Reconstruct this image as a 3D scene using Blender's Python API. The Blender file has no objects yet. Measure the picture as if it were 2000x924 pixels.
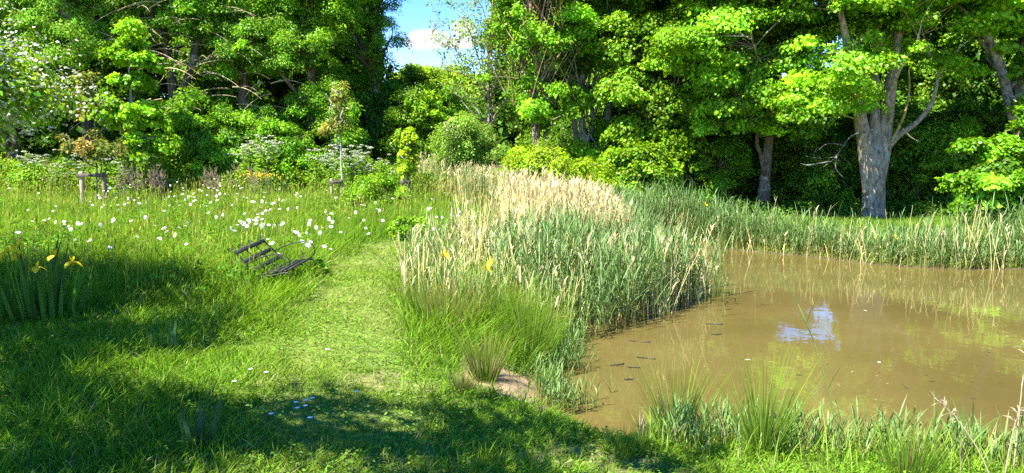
import bpy, math, random
import numpy as np
from mathutils import Vector

# ------------------------------------------------------------------ camera, sky, sun, exposure
sc = bpy.context.scene
R = math.radians
CAM_Z, FPX, HORIZON = 2.1, 1428.0, 310.0
PITCH = math.atan((462 - HORIZON) / FPX)
cam_d = bpy.data.cameras.new("camera")
cam_d.sensor_width = 36.0
cam_d.lens = 36.0 * FPX / 2000.0
cam_d.clip_end = 2000
cam_d.clip_start = 0.05
cam = bpy.data.objects.new("camera", cam_d)
sc.collection.objects.link(cam)
cam.location = (0, 0, CAM_Z)
cam.rotation_euler = (math.pi / 2 - PITCH, 0, 0)
sc.camera = cam

SUN_EL = R(57)
LDIR = np.array([0.76, 0.65])                   # the way sunlight travels over the ground
LDIR = LDIR / np.linalg.norm(LDIR)
world = bpy.data.worlds.new("World")
sc.world = world
world.use_nodes = True
wt = world.node_tree
for n in list(wt.nodes):
    wt.nodes.remove(n)
sun_d = bpy.data.lights.new("sun", 'SUN')
sun_d.energy = 5.0
sun_d.angle = R(0.5)
sun_d.color = (1.0, 0.95, 0.86)
sun = bpy.data.objects.new("sun", sun_d)
sc.collection.objects.link(sun)
sun.location = (-20, -12, 30)
sun.rotation_euler = Vector((LDIR[0] * math.cos(SUN_EL), LDIR[1] * math.cos(SUN_EL), -math.sin(SUN_EL))).to_track_quat('-Z', 'Y').to_euler()
SKY_STRENGTH = 0.118
sc.view_settings.view_transform = 'Standard'
sc.view_settings.look = 'None'
sc.view_settings.gamma = 1.0
sc.view_settings.use_curve_mapping = False
sc.view_settings.exposure = 1.90
cy = sc.cycles
cy.max_bounces = 6
cy.diffuse_bounces = 4
cy.glossy_bounces = 3
cy.transmission_bounces = 4
cy.transparent_max_bounces = 4
cy.caustics_reflective = False
cy.caustics_refractive = False
cy.use_denoising = False


def world_nodes():
    N, L = wt.nodes, wt.links
    out = N.new('ShaderNodeOutputWorld')
    bg = N.new('ShaderNodeBackground')
    sky = N.new('ShaderNodeTexSky')
    sky.sky_type = 'NISHITA'
    sky.sun_disc = False
    sky.sun_elevation = SUN_EL
    sky.sun_rotation = math.atan2(-LDIR[0], -LDIR[1])
    sky.air_density = 1.0
    sky.dust_density = 0.1
    sky.ozone_density = 4.0
    hs = N.new('ShaderNodeHueSaturation')
    hs.inputs['Saturation'].default_value = 1.42
    tint = N.new('ShaderNodeMix')
    tint.data_type = 'RGBA'; tint.blend_type = 'MULTIPLY'
    tint.inputs[0].default_value = 1.0
    tint.inputs[7].default_value = (1.05, .90, .98, 1)
    L.new(sky.outputs[0], tint.inputs[6])
    L.new(tint.outputs[2], hs.inputs['Color'])
    tc = N.new('ShaderNodeTexCoord')
    sep = N.new('ShaderNodeSeparateXYZ')
    L.new(tc.outputs['Generated'], sep.inputs[0])

    def m(op, a, b=None, clamp=False):
        x = N.new('ShaderNodeMath')
        x.operation = op
        x.use_clamp = clamp
        for i, v in enumerate((a, b)):
            if v is None:
                continue
            if hasattr(v, 'default_value') or hasattr(v, 'links'):
                L.new(v, x.inputs[i])
            else:
                x.inputs[i].default_value = v
        return x.outputs[0]
    yy = m('MAXIMUM', sep.outputs[1], 0.05)
    u = m('DIVIDE', sep.outputs[0], yy)
    v = m('DIVIDE', sep.outputs[2], yy)
    # one small fair-weather cumulus low over the trees
    comb = N.new('ShaderNodeCombineXYZ')
    L.new(u, comb.inputs[0]); L.new(v, comb.inputs[1])
    no = N.new('ShaderNodeTexNoise')
    no.inputs['Scale'].default_value = 42
    no.inputs['Detail'].default_value = 6
    no.inputs['Roughness'].default_value = 0.55
    L.new(comb.outputs[0], no.inputs['Vector'])
    nb = m('MULTIPLY', m('SUBTRACT', no.outputs[0], 0.5), 1.5)

    def lobe(cu, cv, ru, rv):
        a = m('POWER', m('ABSOLUTE', m('DIVIDE', m('SUBTRACT', u, cu), ru)), 2.0)
        b = m('POWER', m('ABSOLUTE', m('DIVIDE', m('SUBTRACT', v, cv), rv)), 2.0)
        return m('SUBTRACT', 1.0, m('ADD', a, b))
    f = m('MAXIMUM', lobe(-0.112, 0.158, 0.036, 0.017), lobe(-0.064, 0.171, 0.020, 0.017))
    f = m('MAXIMUM', f, lobe(-0.085, 0.155, 0.05, 0.010))
    dens = m('MULTIPLY', m('ADD', f, nb), 1.7, True)
    base = m('MULTIPLY', m('SUBTRACT', v, 0.140), 110.0, True)   # flat underside
    dens = m('MULTIPLY', dens, base, True)
    mix = N.new('ShaderNodeMix')
    mix.data_type = 'RGBA'
    L.new(dens, mix.inputs[0])
    L.new(hs.outputs[0], mix.inputs[6])
    mix.inputs[7].default_value = (2.7, 2.8, 3.0, 1)
    L.new(mix.outputs[2], bg.inputs['Color'])
    bg.inputs['Strength'].default_value = SKY_STRENGTH
    L.new(bg.outputs[0], out.inputs[0])


world_nodes()

# ------------------------------------------------------------------ numeric helpers
rng = np.random.default_rng(7)


def unit(v):
    return v / np.maximum(np.linalg.norm(v, axis=-1, keepdims=True), 1e-9)


def sstep(a, b, x):
    t = np.clip((x - a) / (b - a), 0, 1)
    return t * t * (3 - 2 * t)


def vnoise(x, y, s=1.0, seed=0):
    x = np.asarray(x, float) * s; y = np.asarray(y, float) * s
    xi = np.floor(x).astype(np.int64); yi = np.floor(y).astype(np.int64)
    fx = x - xi; fy = y - yi
    fx = fx * fx * (3 - 2 * fx); fy = fy * fy * (3 - 2 * fy)

    def h(a, b):
        n = (a * 374761393 + b * 668265263 + seed * 974634777) & 0x7fffffff
        n = ((n ^ (n >> 13)) * 1274126177) & 0x7fffffff
        return ((n ^ (n >> 16)) & 0xffff) / 65535.0
    return (h(xi, yi) * (1 - fx) + h(xi + 1, yi) * fx) * (1 - fy) + (h(xi, yi + 1) * (1 - fx) + h(xi + 1, yi + 1) * fx) * fy


# the pond's outline on the ground
POND = np.array([(0.78, 5.35), (0.42, 6.0), (0.40, 6.7), (0.55, 7.6), (0.78, 8.6), (1.0, 9.6), (1.5, 11.2), (2.1, 13.2), (2.8, 15.2),
                 (3.5, 16.8), (4.3, 17.2), (5.2, 16.6), (6.4, 15.5), (7.3, 14.2), (8.6, 13.7), (10.5, 13.9), (13.5, 14.3), (16, 13), (17, 9), (14, 4),
                 (8, 3.6), (4.6, 4.25), (3.0, 4.75), (1.9, 5.0), (1.2, 5.1)])


def pond_d(x, y):
    """signed distance to the waterline, positive on land"""
    x = np.asarray(x, float); y = np.asarray(y, float)
    d2 = np.full(x.shape, 1e9); inside = np.zeros(x.shape, bool)
    n = len(POND)
    for i in range(n):
        a = POND[i]; b = POND[(i + 1) % n]; e = b - a
        t = np.clip(((x - a[0]) * e[0] + (y - a[1]) * e[1]) / (e @ e), 0, 1)
        d2 = np.minimum(d2, (x - a[0] - t * e[0]) ** 2 + (y - a[1] - t * e[1]) ** 2)
        c = ((a[1] > y) != (b[1] > y)) & (x < (b[0] - a[0]) * (y - a[1]) / (b[1] - a[1] + 1e-12) + a[0])
        inside ^= c
    d = np.sqrt(d2)
    d = np.where(inside, -d, d)
    return d + 0.16 * (vnoise(x, y, 1.6, 3) - 0.5) + 0.08 * (vnoise(x, y, 5, 4) - 0.5)


def ground(x, y, d=None):
    if d is None:
        d = pond_d(x, y)
    z = np.where(d > 0, 0.22 * sstep(0, 0.6, d) + 0.16 * sstep(0.3, 2.6, d), -0.5 * sstep(0, 1.4, -d))
    left = sstep(3.0, -2.5, x)
    z = z + np.where(d > 0, (0.021 * np.clip(y, 0, 40) + 0.050 * np.clip(y - 19.8, 0, 9) * sstep(-1.5, -5, x)) * left * sstep(0, 3.0, d), 0)
    z = z + np.where(d > 0, (0.05 * (vnoise(x, y, 0.7, 9) - 0.5) + 0.03 * (vnoise(x, y, 2.3, 10) - 0.5)) * sstep(0, 0.8, d), 0)
    return z


PATH = np.array([(0.4, 0.0), (-0.3, 2.5), (-1.1, 4.6), (-1.5, 6.2), (-1.85, 8.2), (-2.05, 10.2), (-2.0, 12.0), (-1.3, 13.8), (0.2, 16), (1.0, 20)])


def path_d(x, y):
    d2 = np.full(np.shape(x), 1e9)
    for a, b in zip(PATH[:-1], PATH[1:]):
        e = b - a
        t = np.clip(((x - a[0]) * e[0] + (y - a[1]) * e[1]) / (e @ e), 0, 1)
        d2 = np.minimum(d2, (x - a[0] - t * e[0]) ** 2 + (y - a[1] - t * e[1]) ** 2)
    return np.sqrt(d2)


def bare(x, y):
    """1 where the turf is worn down to earth"""
    b = sstep(0.75, 0.30, np.hypot((x - 0.10) / 1.25, (y - 6.15) / 0.95) + 0.5 * (vnoise(x, y, 4, 5) - 0.5))
    b = np.maximum(b, 0.5 * sstep(0.42, 0.15, np.hypot((x + 0.95) / 1.3, (y - 5.55) / .7) + 0.4 * (vnoise(x, y, 5, 6) - 0.5)))
    b = np.maximum(b, 0.6 * sstep(0.7, 0.2, np.hypot((x - 0.45) / 1.0, (y - 4.35) / .55) + 0.6 * (vnoise(x, y, 5, 8) - 0.5)))
    b = np.maximum(b, 0.12 * sstep(0.9, 0.2, np.hypot((x + 2.0) / .8, (y - 11.6) / 1.6) + 0.6 * (vnoise(x, y, 4, 12) - 0.5)))
    return b


def pix(px, py, lift=0.0, far=60.0):
    """where the view ray through these photograph pixels meets the ground raised by lift"""
    px = np.atleast_1d(np.asarray(px, float)); py = np.atleast_1d(np.asarray(py, float))
    u = (px - 1000) / FPX; v = (462 - py) / FPX
    c, s = math.cos(PITCH), math.sin(PITCH)
    D = np.stack([u, c + v * s, -s + v * c], -1)
    D = D / D[:, 1:2]
    t = np.full(px.shape, 3.0); hit = np.zeros(px.shape, bool)
    for _ in range(1200):
        p = D * t[:, None]
        h = np.maximum(ground(p[:, 0], p[:, 1]), 0) + lift
        hit |= (CAM_Z + p[:, 2] <= h)
        t = np.where(hit | (t > far), t, t + 0.05)
        if hit.all():
            break
    p = D * t[:, None]
    return np.stack([p[:, 0], p[:, 1], np.maximum(ground(p[:, 0], p[:, 1]), 0)], -1)


# ------------------------------------------------------------------ mesh helpers
COL = sc.collection


class MB:
    """collects pieces of geometry (with a colour per vertex) that become ONE mesh object"""

    def __init__(self):
        self.v, self.c, self.f, self.n = [], [], [], 0

    def add(self, v, faces, c):
        v = np.asarray(v, float).reshape(-1, 3)
        c = np.asarray(c, float)
        if c.ndim == 1:
            c = np.tile(c[:3], (len(v), 1))
        self.v.append(v); self.c.append(c[:, :3])
        for fa in faces:
            if len(fa):
                self.f.append(np.asarray(fa, np.int64) + self.n)
        self.n += len(v)

    def mesh(self, name, mat, smooth=False):
        me = bpy.data.meshes.new(name)
        v = np.concatenate(self.v).astype(np.float32); c = np.concatenate(self.c)
        me.vertices.add(len(v)); me.vertices.foreach_set("co", v.ravel())
        loops = np.concatenate([f.ravel() for f in self.f]).astype(np.int32)
        tot = np.concatenate([np.full(len(f), f.shape[1]) for f in self.f]).astype(np.int32)
        st = np.concatenate([[0], np.cumsum(tot)[:-1]]).astype(np.int32)
        me.loops.add(len(loops)); me.loops.foreach_set("vertex_index", loops)
        me.polygons.add(len(tot)); me.polygons.foreach_set("loop_start", st); me.polygons.foreach_set("loop_total", tot)
        if smooth:
            me.polygons.foreach_set("use_smooth", np.ones(len(tot), bool))
        a = me.attributes.new("col", 'FLOAT_COLOR', 'POINT')
        a.data.foreach_set("color", np.concatenate([np.clip(c, 0, 1), np.ones((len(c), 1))], 1).astype(np.float32).ravel())
        me.materials.append(mat)
        me.update(calc_edges=True)
        return me

    def build(self, name, mat, parent=None, loc=None, smooth=False):
        o = bpy.data.objects.new(name, self.mesh(name, mat, smooth))
        COL.objects.link(o)
        if parent:
            o.parent = parent
        if loc is not None:
            o.location = loc
        return o

    # ---- pieces
    def ribbons(self, P, D, B, L, W, S, prof, cA, cB):
        """blades: quadratic arcs P + D L t + B L t^2 with width profile prof, coloured from cA (foot) to cB (tip)"""
        n = len(P); k = len(prof)
        L = np.broadcast_to(L, (n,)); W = np.broadcast_to(W, (n,))
        tip = prof[-1] == 0
        rows, cols = [], []
        cA = np.broadcast_to(cA, (n, 3)); cB = np.broadcast_to(cB, (n, 3))
        for i, w in enumerate(prof):
            t = i / (k - 1)
            c = P + D * (L * t)[:, None] + B * (L * t * t)[:, None]
            col = cA * (1 - t) + cB * t
            if tip and i == k - 1:
                rows.append(c[:, None]); cols.append(col[:, None])
            else:
                off = S * (W * w * 0.5)[:, None]
                rows.append(np.stack([c - off, c + off], 1)); cols.append(np.stack([col, col], 1))
        V = np.concatenate(rows, 1); C = np.concatenate(cols, 1)
        m = V.shape[1]
        base = (np.arange(n) * m)[:, None]
        q = [base + np.array([2 * i, 2 * i + 1, 2 * i + 3, 2 * i + 2]) for i in range(k - 2 if tip else k - 1)]
        fs = [np.concatenate(q)] if q else []
        if tip:
            j = 2 * (k - 2)
            fs.append(base + np.array([j, j + 1, j + 2]))
        self.add(V.reshape(-1, 3), fs, C.reshape(-1, 3))

    def leaves(self, P, D, N, L, W, col, fold=0.12):
        """kite-shaped leaves with a crease"""
        n = len(P)
        L = np.broadcast_to(L, (n,))[:, None]; W = np.broadcast_to(W, (n,))[:, None]
        S = unit(np.cross(D, N))
        mid = P + D * L * 0.45
        V = np.stack([P, mid + S * W * .5 + N * W * fold, P + D * L - N * L * .08, mid - S * W * .5 + N * W * fold], 1)
        f = (np.arange(n) * 4)[:, None] + np.array([0, 1, 2, 3])
        self.add(V.reshape(-1, 3), [f], np.repeat(np.broadcast_to(col, (n, 3)), 4, 0))

    def tube(self, pts, rad, col, sides=6, cap=True, col2=None):
        pts = np.asarray(pts, float); k = len(pts)
        rad = np.broadcast_to(rad, (k,))
        T = unit(np.gradient(pts, axis=0))
        ref = np.array([0, 0, 1.0]) if abs(T[:, 2]).mean() < .8 else np.array([1.0, 0, 0])
        A = unit(np.cross(T, ref)); Bv = np.cross(T, A)
        an = np.arange(sides) * 2 * math.pi / sides
        V = pts[:, None] + (A[:, None] * np.cos(an)[None, :, None] + Bv[:, None] * np.sin(an)[None, :, None]) * rad[:, None, None]
        i = np.arange(k - 1)[:, None] * sides; j = np.arange(sides)[None]; j2 = (j + 1) % sides
        q = np.stack([i + j, i + j2, i + sides + j2, i + sides + j], -1).reshape(-1, 4)
        c = np.asarray(col, float)
        if col2 is not None:
            t = np.linspace(0, 1, k)[:, None]
            c = np.repeat(c * (1 - t) + np.asarray(col2) * t, sides, 0)
        fs = [q]
        if cap:
            fs += [np.arange(sides)[None, ::-1], ((k - 1) * sides + np.arange(sides))[None]]
        self.add(V.reshape(-1, 3), fs, c)

    def box(self, c, ax, half, col, bev=0.0):
        """box (chamfered along its long edges when bev) about centre c with axes ax and half sizes half"""
        c = np.asarray(c, float); ax = np.asarray(ax, float); hx, hy, hz = half
        if bev:
            prof = [(hy - bev, -hz), (hy, -hz + bev), (hy, hz - bev), (hy - bev, hz), (-hy + bev, hz), (-hy, hz - bev), (-hy, -hz + bev), (-hy + bev, -hz)]
        else:
            prof = [(hy, -hz), (hy, hz), (-hy, hz), (-hy, -hz)]
        m = len(prof)
        V = [c + ax[0] * s * hx + ax[1] * a + ax[2] * b for s in (-1, 1) for a, b in prof]
        q = np.array([[i, (i + 1) % m, m + (i + 1) % m, m + i] for i in range(m)])
        self.add(V, [q, np.arange(m)[None, ::-1], (m + np.arange(m))[None]], col)


def bez(p0, p1, p2, k=6):
    t = np.linspace(0, 1, k)[:, None]
    return (1 - t) ** 2 * np.asarray(p0) + 2 * t * (1 - t) * np.asarray(p1) + t * t * np.asarray(p2)


def smooth_path(pts, k=5):
    """Catmull-Rom through points (any number of columns)"""
    P = np.asarray(pts, float)
    P = np.concatenate([[2 * P[0] - P[1]], P, [2 * P[-1] - P[-2]]])
    out = []
    for i in range(1, len(P) - 2):
        for t in np.linspace(0, 1, k, endpoint=False):
            a, b, c, d = P[i - 1], P[i], P[i + 1], P[i + 2]
            out.append(.5 * (2 * b + (c - a) * t + (2 * a - 5 * b + 4 * c - d) * t * t + (3 * b - a - 3 * c + d) * t ** 3))
    out.append(P[-2])
    return np.array(out)


def tag(o, label=None, cat=None, group=None, kind=None):
    for k, v in (('label', label), ('category', cat), ('group', group), ('kind', kind)):
        if v:
            o[k] = v
    return o


def empty(name, loc, label, cat, group=None, rz=0.0):
    o = bpy.data.objects.new(name, None)
    COL.objects.link(o)
    o.location = loc; o.rotation_euler = (0, 0, rz); o.empty_display_size = 0.2
    return tag(o, label, cat, group)


def copy_tree(o, loc, rz=0.0, s=1.0, label=None, group=None):
    r = o.copy(); COL.objects.link(r)
    r.location = loc; r.rotation_euler = (0, 0, rz); r.scale = (s, s, s)
    if label:
        r['label'] = label
    if group:
        r['group'] = group
    for ch in list(o.children):
        c = ch.copy(); COL.objects.link(c); c.parent = r
        for g in list(ch.children):
            d = g.copy(); COL.objects.link(d); d.parent = c
    return r


# ------------------------------------------------------------------ materials
def new_mat(name):
    m = bpy.data.materials.new(name)
    m.use_nodes = True
    nt = m.node_tree
    for n in list(nt.nodes):
        nt.nodes.remove(n)
    out = nt.nodes.new('ShaderNodeOutputMaterial')
    return m, nt, out


def leafy(name, trans=0.4, gloss=0.05, rough=0.45, tint=(1.15, 1.1, 0.45), nscale=0, namp=0.0):
    """thin leaf: diffuse front, light coming through from behind, a little sheen"""
    m, nt, out = new_mat(name)
    N, L = nt.nodes, nt.links
    at = N.new('ShaderNodeAttribute'); at.attribute_name = 'col'
    col = at.outputs['Color']
    df = N.new('ShaderNodeBsdfDiffuse'); L.new(col, df.inputs['Color'])
    tr = N.new('ShaderNodeBsdfTranslucent')
    mu = N.new('ShaderNodeMix'); mu.data_type = 'RGBA'; mu.blend_type = 'MULTIPLY'
    mu.inputs[0].default_value = 1.0
    L.new(col, mu.inputs[6]); mu.inputs[7].default_value = (*tint, 1)
    L.new(mu.outputs[2], tr.inputs['Color'])
    mx = N.new('ShaderNodeMixShader'); mx.inputs[0].default_value = trans
    L.new(df.outputs[0], mx.inputs[1]); L.new(tr.outputs[0], mx.inputs[2])
    gl = N.new('ShaderNodeBsdfGlossy'); gl.inputs['Roughness'].default_value = rough
    gl.inputs['Color'].default_value = (1, 1, 1, 1)
    m2 = N.new('ShaderNodeMixShader'); m2.inputs[0].default_value = gloss
    L.new(mx.outputs[0], m2.inputs[1]); L.new(gl.outputs[0], m2.inputs[2])
    L.new(m2.outputs[0], out.inputs[0])
    return m


def solid(name, rough=0.7, scale=14.0, amp=0.35, bump=0.3, stretch=(1, 1, 1), spec=0.3):
    """vertex colour broken up by noise, with a bump"""
    m, nt, out = new_mat(name)
    N, L = nt.nodes, nt.links
    at = N.new('ShaderNodeAttribute'); at.attribute_name = 'col'
    tc = N.new('ShaderNodeTexCoord')
    mp = N.new('ShaderNodeMapping'); mp.inputs['Scale'].default_value = stretch
    L.new(tc.outputs['Object'], mp.inputs[0])
    no = N.new('ShaderNodeTexNoise'); no.inputs['Scale'].default_value = scale; no.inputs['Detail'].default_value = 6
    no.inputs['Roughness'].default_value = 0.65
    L.new(mp.outputs[0], no.inputs['Vector'])
    mr = N.new('ShaderNodeMapRange')
    mr.inputs[1].default_value = 0.3; mr.inputs[2].default_value = 0.7
    mr.inputs[3].default_value = 1 - amp; mr.inputs[4].default_value = 1 + amp
    L.new(no.outputs[0], mr.inputs[0])
    mu = N.new('ShaderNodeVectorMath'); mu.operation = 'SCALE'
    L.new(at.outputs['Color'], mu.inputs[0]); L.new(mr.outputs[0], mu.inputs['Scale'])
    pb = N.new('ShaderNodeBsdfPrincipled')
    pb.inputs['Roughness'].default_value = rough
    pb.inputs['Specular IOR Level'].default_value = spec
    L.new(mu.outputs[0], pb.inputs['Base Color'])
    bp = N.new('ShaderNodeBump'); bp.inputs['Strength'].default_value = bump; bp.inputs['Distance'].default_value = 0.02
    L.new(no.outputs[0], bp.inputs['Height']); L.new(bp.outputs[0], pb.inputs['Normal'])
    L.new(pb.outputs[0], out.inputs[0])
    return m


def bark_mat():
    m = solid('bark', 0.9, 13.0, 0.8, 1.0, (1, 1, 0.3), 0.1)
    nt = m.node_tree; N, L = nt.nodes, nt.links
    pb = [n for n in N if n.type == 'BSDF_PRINCIPLED'][0]
    src = pb.inputs['Base Color'].links[0].from_socket
    tc = [n for n in N if n.type == 'TEX_COORD'][0]
    # pale lichen blotches
    no = N.new('ShaderNodeTexNoise'); no.inputs['Scale'].default_value = 3.2; no.inputs['Detail'].default_value = 5
    L.new(tc.outputs['Object'], no.inputs['Vector'])
    mr = N.new('ShaderNodeMapRange'); mr.inputs[1].default_value = .55; mr.inputs[2].default_value = .62; mr.inputs[4].default_value = .75
    L.new(no.outputs[0], mr.inputs[0])
    mx = N.new('ShaderNodeMix'); mx.data_type = 'RGBA'
    L.new(mr.outputs[0], mx.inputs[0]); L.new(src, mx.inputs[6]); mx.inputs[7].default_value = (.36, .35, .27, 1)
    L.new(mx.outputs[2], pb.inputs['Base Color'])
    return m


def water_mat():
    m, nt, out = new_mat('muddy_water')
    N, L = nt.nodes, nt.links
    tc = N.new('ShaderNodeTexCoord')
    pb = N.new('ShaderNodeBsdfPrincipled')
    no = N.new('ShaderNodeTexNoise'); no.inputs['Scale'].default_value = 0.55; no.inputs['Detail'].default_value = 4
    L.new(tc.outputs['Object'], no.inputs['Vector'])
    cr = N.new('ShaderNodeValToRGB')
    cr.color_ramp.elements[0].position = .3; cr.color_ramp.elements[0].color = (.088, .067, .019, 1)
    cr.color_ramp.elements[1].position = .7; cr.color_ramp.elements[1].color = (.124, .096, .028, 1)
    L.new(no.outputs[0], cr.inputs[0]); L.new(cr.outputs[0], pb.inputs['Base Color'])
    pb.inputs['Roughness'].default_value = 0.015
    pb.inputs['IOR'].default_value = 1.33
    w1 = N.new('ShaderNodeTexNoise'); w1.inputs['Scale'].default_value = 2.2; w1.inputs['Detail'].default_value = 3
    L.new(tc.outputs['Object'], w1.inputs['Vector'])
    w2 = N.new('ShaderNodeTexNoise'); w2.inputs['Scale'].default_value = 9; w2.inputs['Detail'].default_value = 2
    L.new(tc.outputs['Object'], w2.inputs['Vector'])
    ad = N.new('ShaderNodeMath'); ad.operation = 'MULTIPLY_ADD'; ad.inputs[1].default_value = .12
    L.new(w2.outputs[0], ad.inputs[0]); L.new(w1.outputs[0], ad.inputs[2])
    bp = N.new('ShaderNodeBump'); bp.inputs['Strength'].default_value = 0.05; bp.inputs['Distance'].default_value = 0.05
    L.new(ad.outputs[0], bp.inputs['Height']); L.new(bp.outputs[0], pb.inputs['Normal'])
    L.new(pb.outputs[0], out.inputs[0])
    return m


M_LEAF = leafy('leaf', 0.45, 0.010, 0.4)
M_GRASS = leafy('grass_blade', 0.46, 0.004, 0.5, (1.1, 1.1, 0.5))
M_REED = leafy('reed_leaf', 0.35, 0.015, 0.5, (1.1, 1.1, 0.5))
M_STRAW = leafy('dry_straw', 0.25, 0.03, 0.6, (1, .95, .8))
M_PETAL = leafy('petal', 0.25, 0.02, 0.6, (1, 1, 1))
M_BARK = bark_mat()
M_GROUND = solid('soil', 0.95, 9.0, 0.45, 0.6, (1, 1, 1), 0.1)
M_WATER = water_mat()
M_POST = solid('weathered_post', 0.85, 16, .35, .4, (1, 1, .15), .15)
M_IRON = solid('black_iron', 0.45, 30, .4, .25, (1, 1, 1), .5)
M_SLAT = solid('dark_bench_wood', 0.6, 22, .45, .4, (.2, 1, 1), .35)

# ------------------------------------------------------------------ the ground and the pond
A3 = np.array


def build_ground():
    s = np.linspace(-1, 1, 421)
    gx = np.sinh(s * 4.2) / np.sinh(4.2) * 160 + 0.5
    t = np.linspace(0, 1, 430)
    gy = -30 + (np.sinh((t * 2 - .72) * 4.0) / np.sinh(1.28 * 4.0)) * 200 + 38
    gy = np.concatenate([np.linspace(-60, -4, 16), np.linspace(-3.5, 22, 256), 22 + (np.linspace(0, 1, 60)[1:] ** 2.2) * 240])
    X, Y = np.meshgrid(gx, gy)
    d = pond_d(X.ravel(), Y.ravel()).reshape(X.shape)
    Z = ground(X.ravel(), Y.ravel(), d.ravel()).reshape(X.shape)
    V = np.stack([X, Y, Z], -1).reshape(-1, 3)
    n1 = vnoise(X, Y, 1.1, 21)[..., None]; n2 = vnoise(X, Y, 6, 22)[..., None]
    turf = A3([.075, .125, .018]) * (1 - n1) + A3([.11, .15, .024]) * n1
    thatch = A3([.18, .20, .045])
    c = turf * (.8 + .4 * n2)
    pd = path_d(X, Y)
    pm = (sstep(.9, .3, pd) * (.1 + .4 * vnoise(X, Y, 2.2, 23)))[..., None]
    c = c * (1 - pm) + thatch * pm
    b = bare(X, Y)[..., None]
    c = c * (1 - b) + A3([.25, .18, .095]) * (.55 + .8 * n2) * b
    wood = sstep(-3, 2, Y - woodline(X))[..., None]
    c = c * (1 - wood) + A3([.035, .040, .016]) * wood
    mud = sstep(.28, .05, d)[..., None] * (1 - .7 * b)
    c = c * (1 - mud) + A3([.075, .055, .030]) * mud
    ny, nx = X.shape
    i = np.arange(ny - 1)[:, None] * nx + np.arange(nx - 1)[None]
    q = np.stack([i, i + 1, i + nx + 1, i + nx], -1).reshape(-1, 4)
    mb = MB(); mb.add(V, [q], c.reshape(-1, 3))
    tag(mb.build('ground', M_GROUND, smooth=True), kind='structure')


def woodline(x):
    """depth at which the trees begin"""
    return np.where(np.asarray(x) < 2, 26.0, 26.0 - 4.5 * sstep(2, 8, x))


build_ground()
wx, wy = np.meshgrid(np.linspace(-.6, 18.5, 30), np.linspace(2.8, 18.5, 30))
mb = MB()
ii = np.arange(29)[:, None] * 30 + np.arange(29)[None]
mb.add(np.stack([wx, wy, wx * 0], -1).reshape(-1, 3), [np.stack([ii, ii + 1, ii + 31, ii + 30], -1).reshape(-1, 4)], (.2, .13, .04))
tag(mb.build('pond_water', M_WATER, smooth=True), kind='structure')

# ------------------------------------------------------------------ trees
SYC = [(.092, .200, .012), (.118, .228, .014), (.070, .165, .014)]
SYC_YOUNG = [(.115, .232, .014), (.142, .255, .016), (.092, .205, .014)]
ASH = [(.085, .195, .018), (.125, .240, .018), (.060, .155, .018)]
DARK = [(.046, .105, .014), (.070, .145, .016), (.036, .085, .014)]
WILLOW = [(.100, .180, .040), (.130, .210, .050), (.080, .150, .030)]
LIME = [(.150, .230, .014), (.180, .255, .020), (.110, .190, .014)]
OAK = [(.090, .180, .014), (.125, .220, .014), (.065, .140, .014)]
BARK_GREY, BARK_BROWN, BARK_DARK = (.18, .15, .11), (.14, .10, .065), (.08, .062, .042)


def palette(r, pal, n):
    pal = np.array(pal)
    w = r.dirichlet((1.1,) * len(pal), n)
    return (w @ pal) * A3([1.95, 1.92, 1.05]) * np.exp(r.normal(0, .13, n))[:, None]


def fill_clumps(mb, r, C, rad, flat, per, leafL, leafW, pal, droop=0.25, up=0.9, spread=0.5, clump_jit=0.2, cen=None):
    """leaves gathered in ragged, layered pads about the points C"""
    nC = len(C)
    rad = np.broadcast_to(rad, (nC,))
    per = per * 1.8
    cnt = np.maximum(3, (per * (rad / rad.mean()) ** 2 * r.uniform(.6, 1.4, nC)).astype(int))
    idx = np.repeat(np.arange(nC), cnt); n = len(idx)
    q = unit(r.normal(size=(n, 3)))
    q = q * (r.random(n) ** .45)[:, None]
    # each pad has its own ragged lobes
    ph = r.random(nC)[idx] * 6.28
    an = np.arctan2(q[:, 1], q[:, 0])
    lob = 1 + .28 * np.sin(3 * an + ph) + .18 * np.sin(5 * an + 2.1 * ph)
    off = q * rad[idx][:, None]
    off[:, :2] *= lob[:, None]
    rr = np.hypot(off[:, 0], off[:, 1])
    off[:, 2] = off[:, 2] * flat - droop * rr * rr / rad[idx]
    P = C[idx] + off
    out = q * A3([1, 1, .6])
    if cen is not None:
        out = out + .5 * unit(P - cen)
    N = unit(A3([0, 0, .65]) * up + out * .75 + r.normal(0, spread, (n, 3)))
    D = r.normal(0, .6, (n, 3)) + out * A3([1, 1, .2]) + A3([0, 0, -.25])
    D = unit(D - N * (D * N).sum(1, keepdims=True))
    cc = palette(r, pal, nC) * np.exp(r.normal(0, clump_jit, nC))[:, None]
    col = cc[idx] * np.exp(r.normal(0, .22, n))[:, None]
    col[:, 0] *= np.exp(r.normal(0, .20, n))
    L = leafL * r.uniform(.65, 1.25, n)
    mb.leaves(P, D, N, L, L * leafW, col)


def env_points(r, env, n, lo=.35, hollow=.55):
    """points in the outer part of a union of ellipsoids"""
    env = np.array(env, float)
    vol = env[:, 3] * env[:, 4] * env[:, 5]
    k = r.choice(len(env), n, p=vol / vol.sum())
    q = unit(r.normal(size=(n, 3))) * (lo + (1 - lo) * r.random(n) ** hollow)[:, None]
    return env[k, :3] + q * env[k, 3:6]


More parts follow.
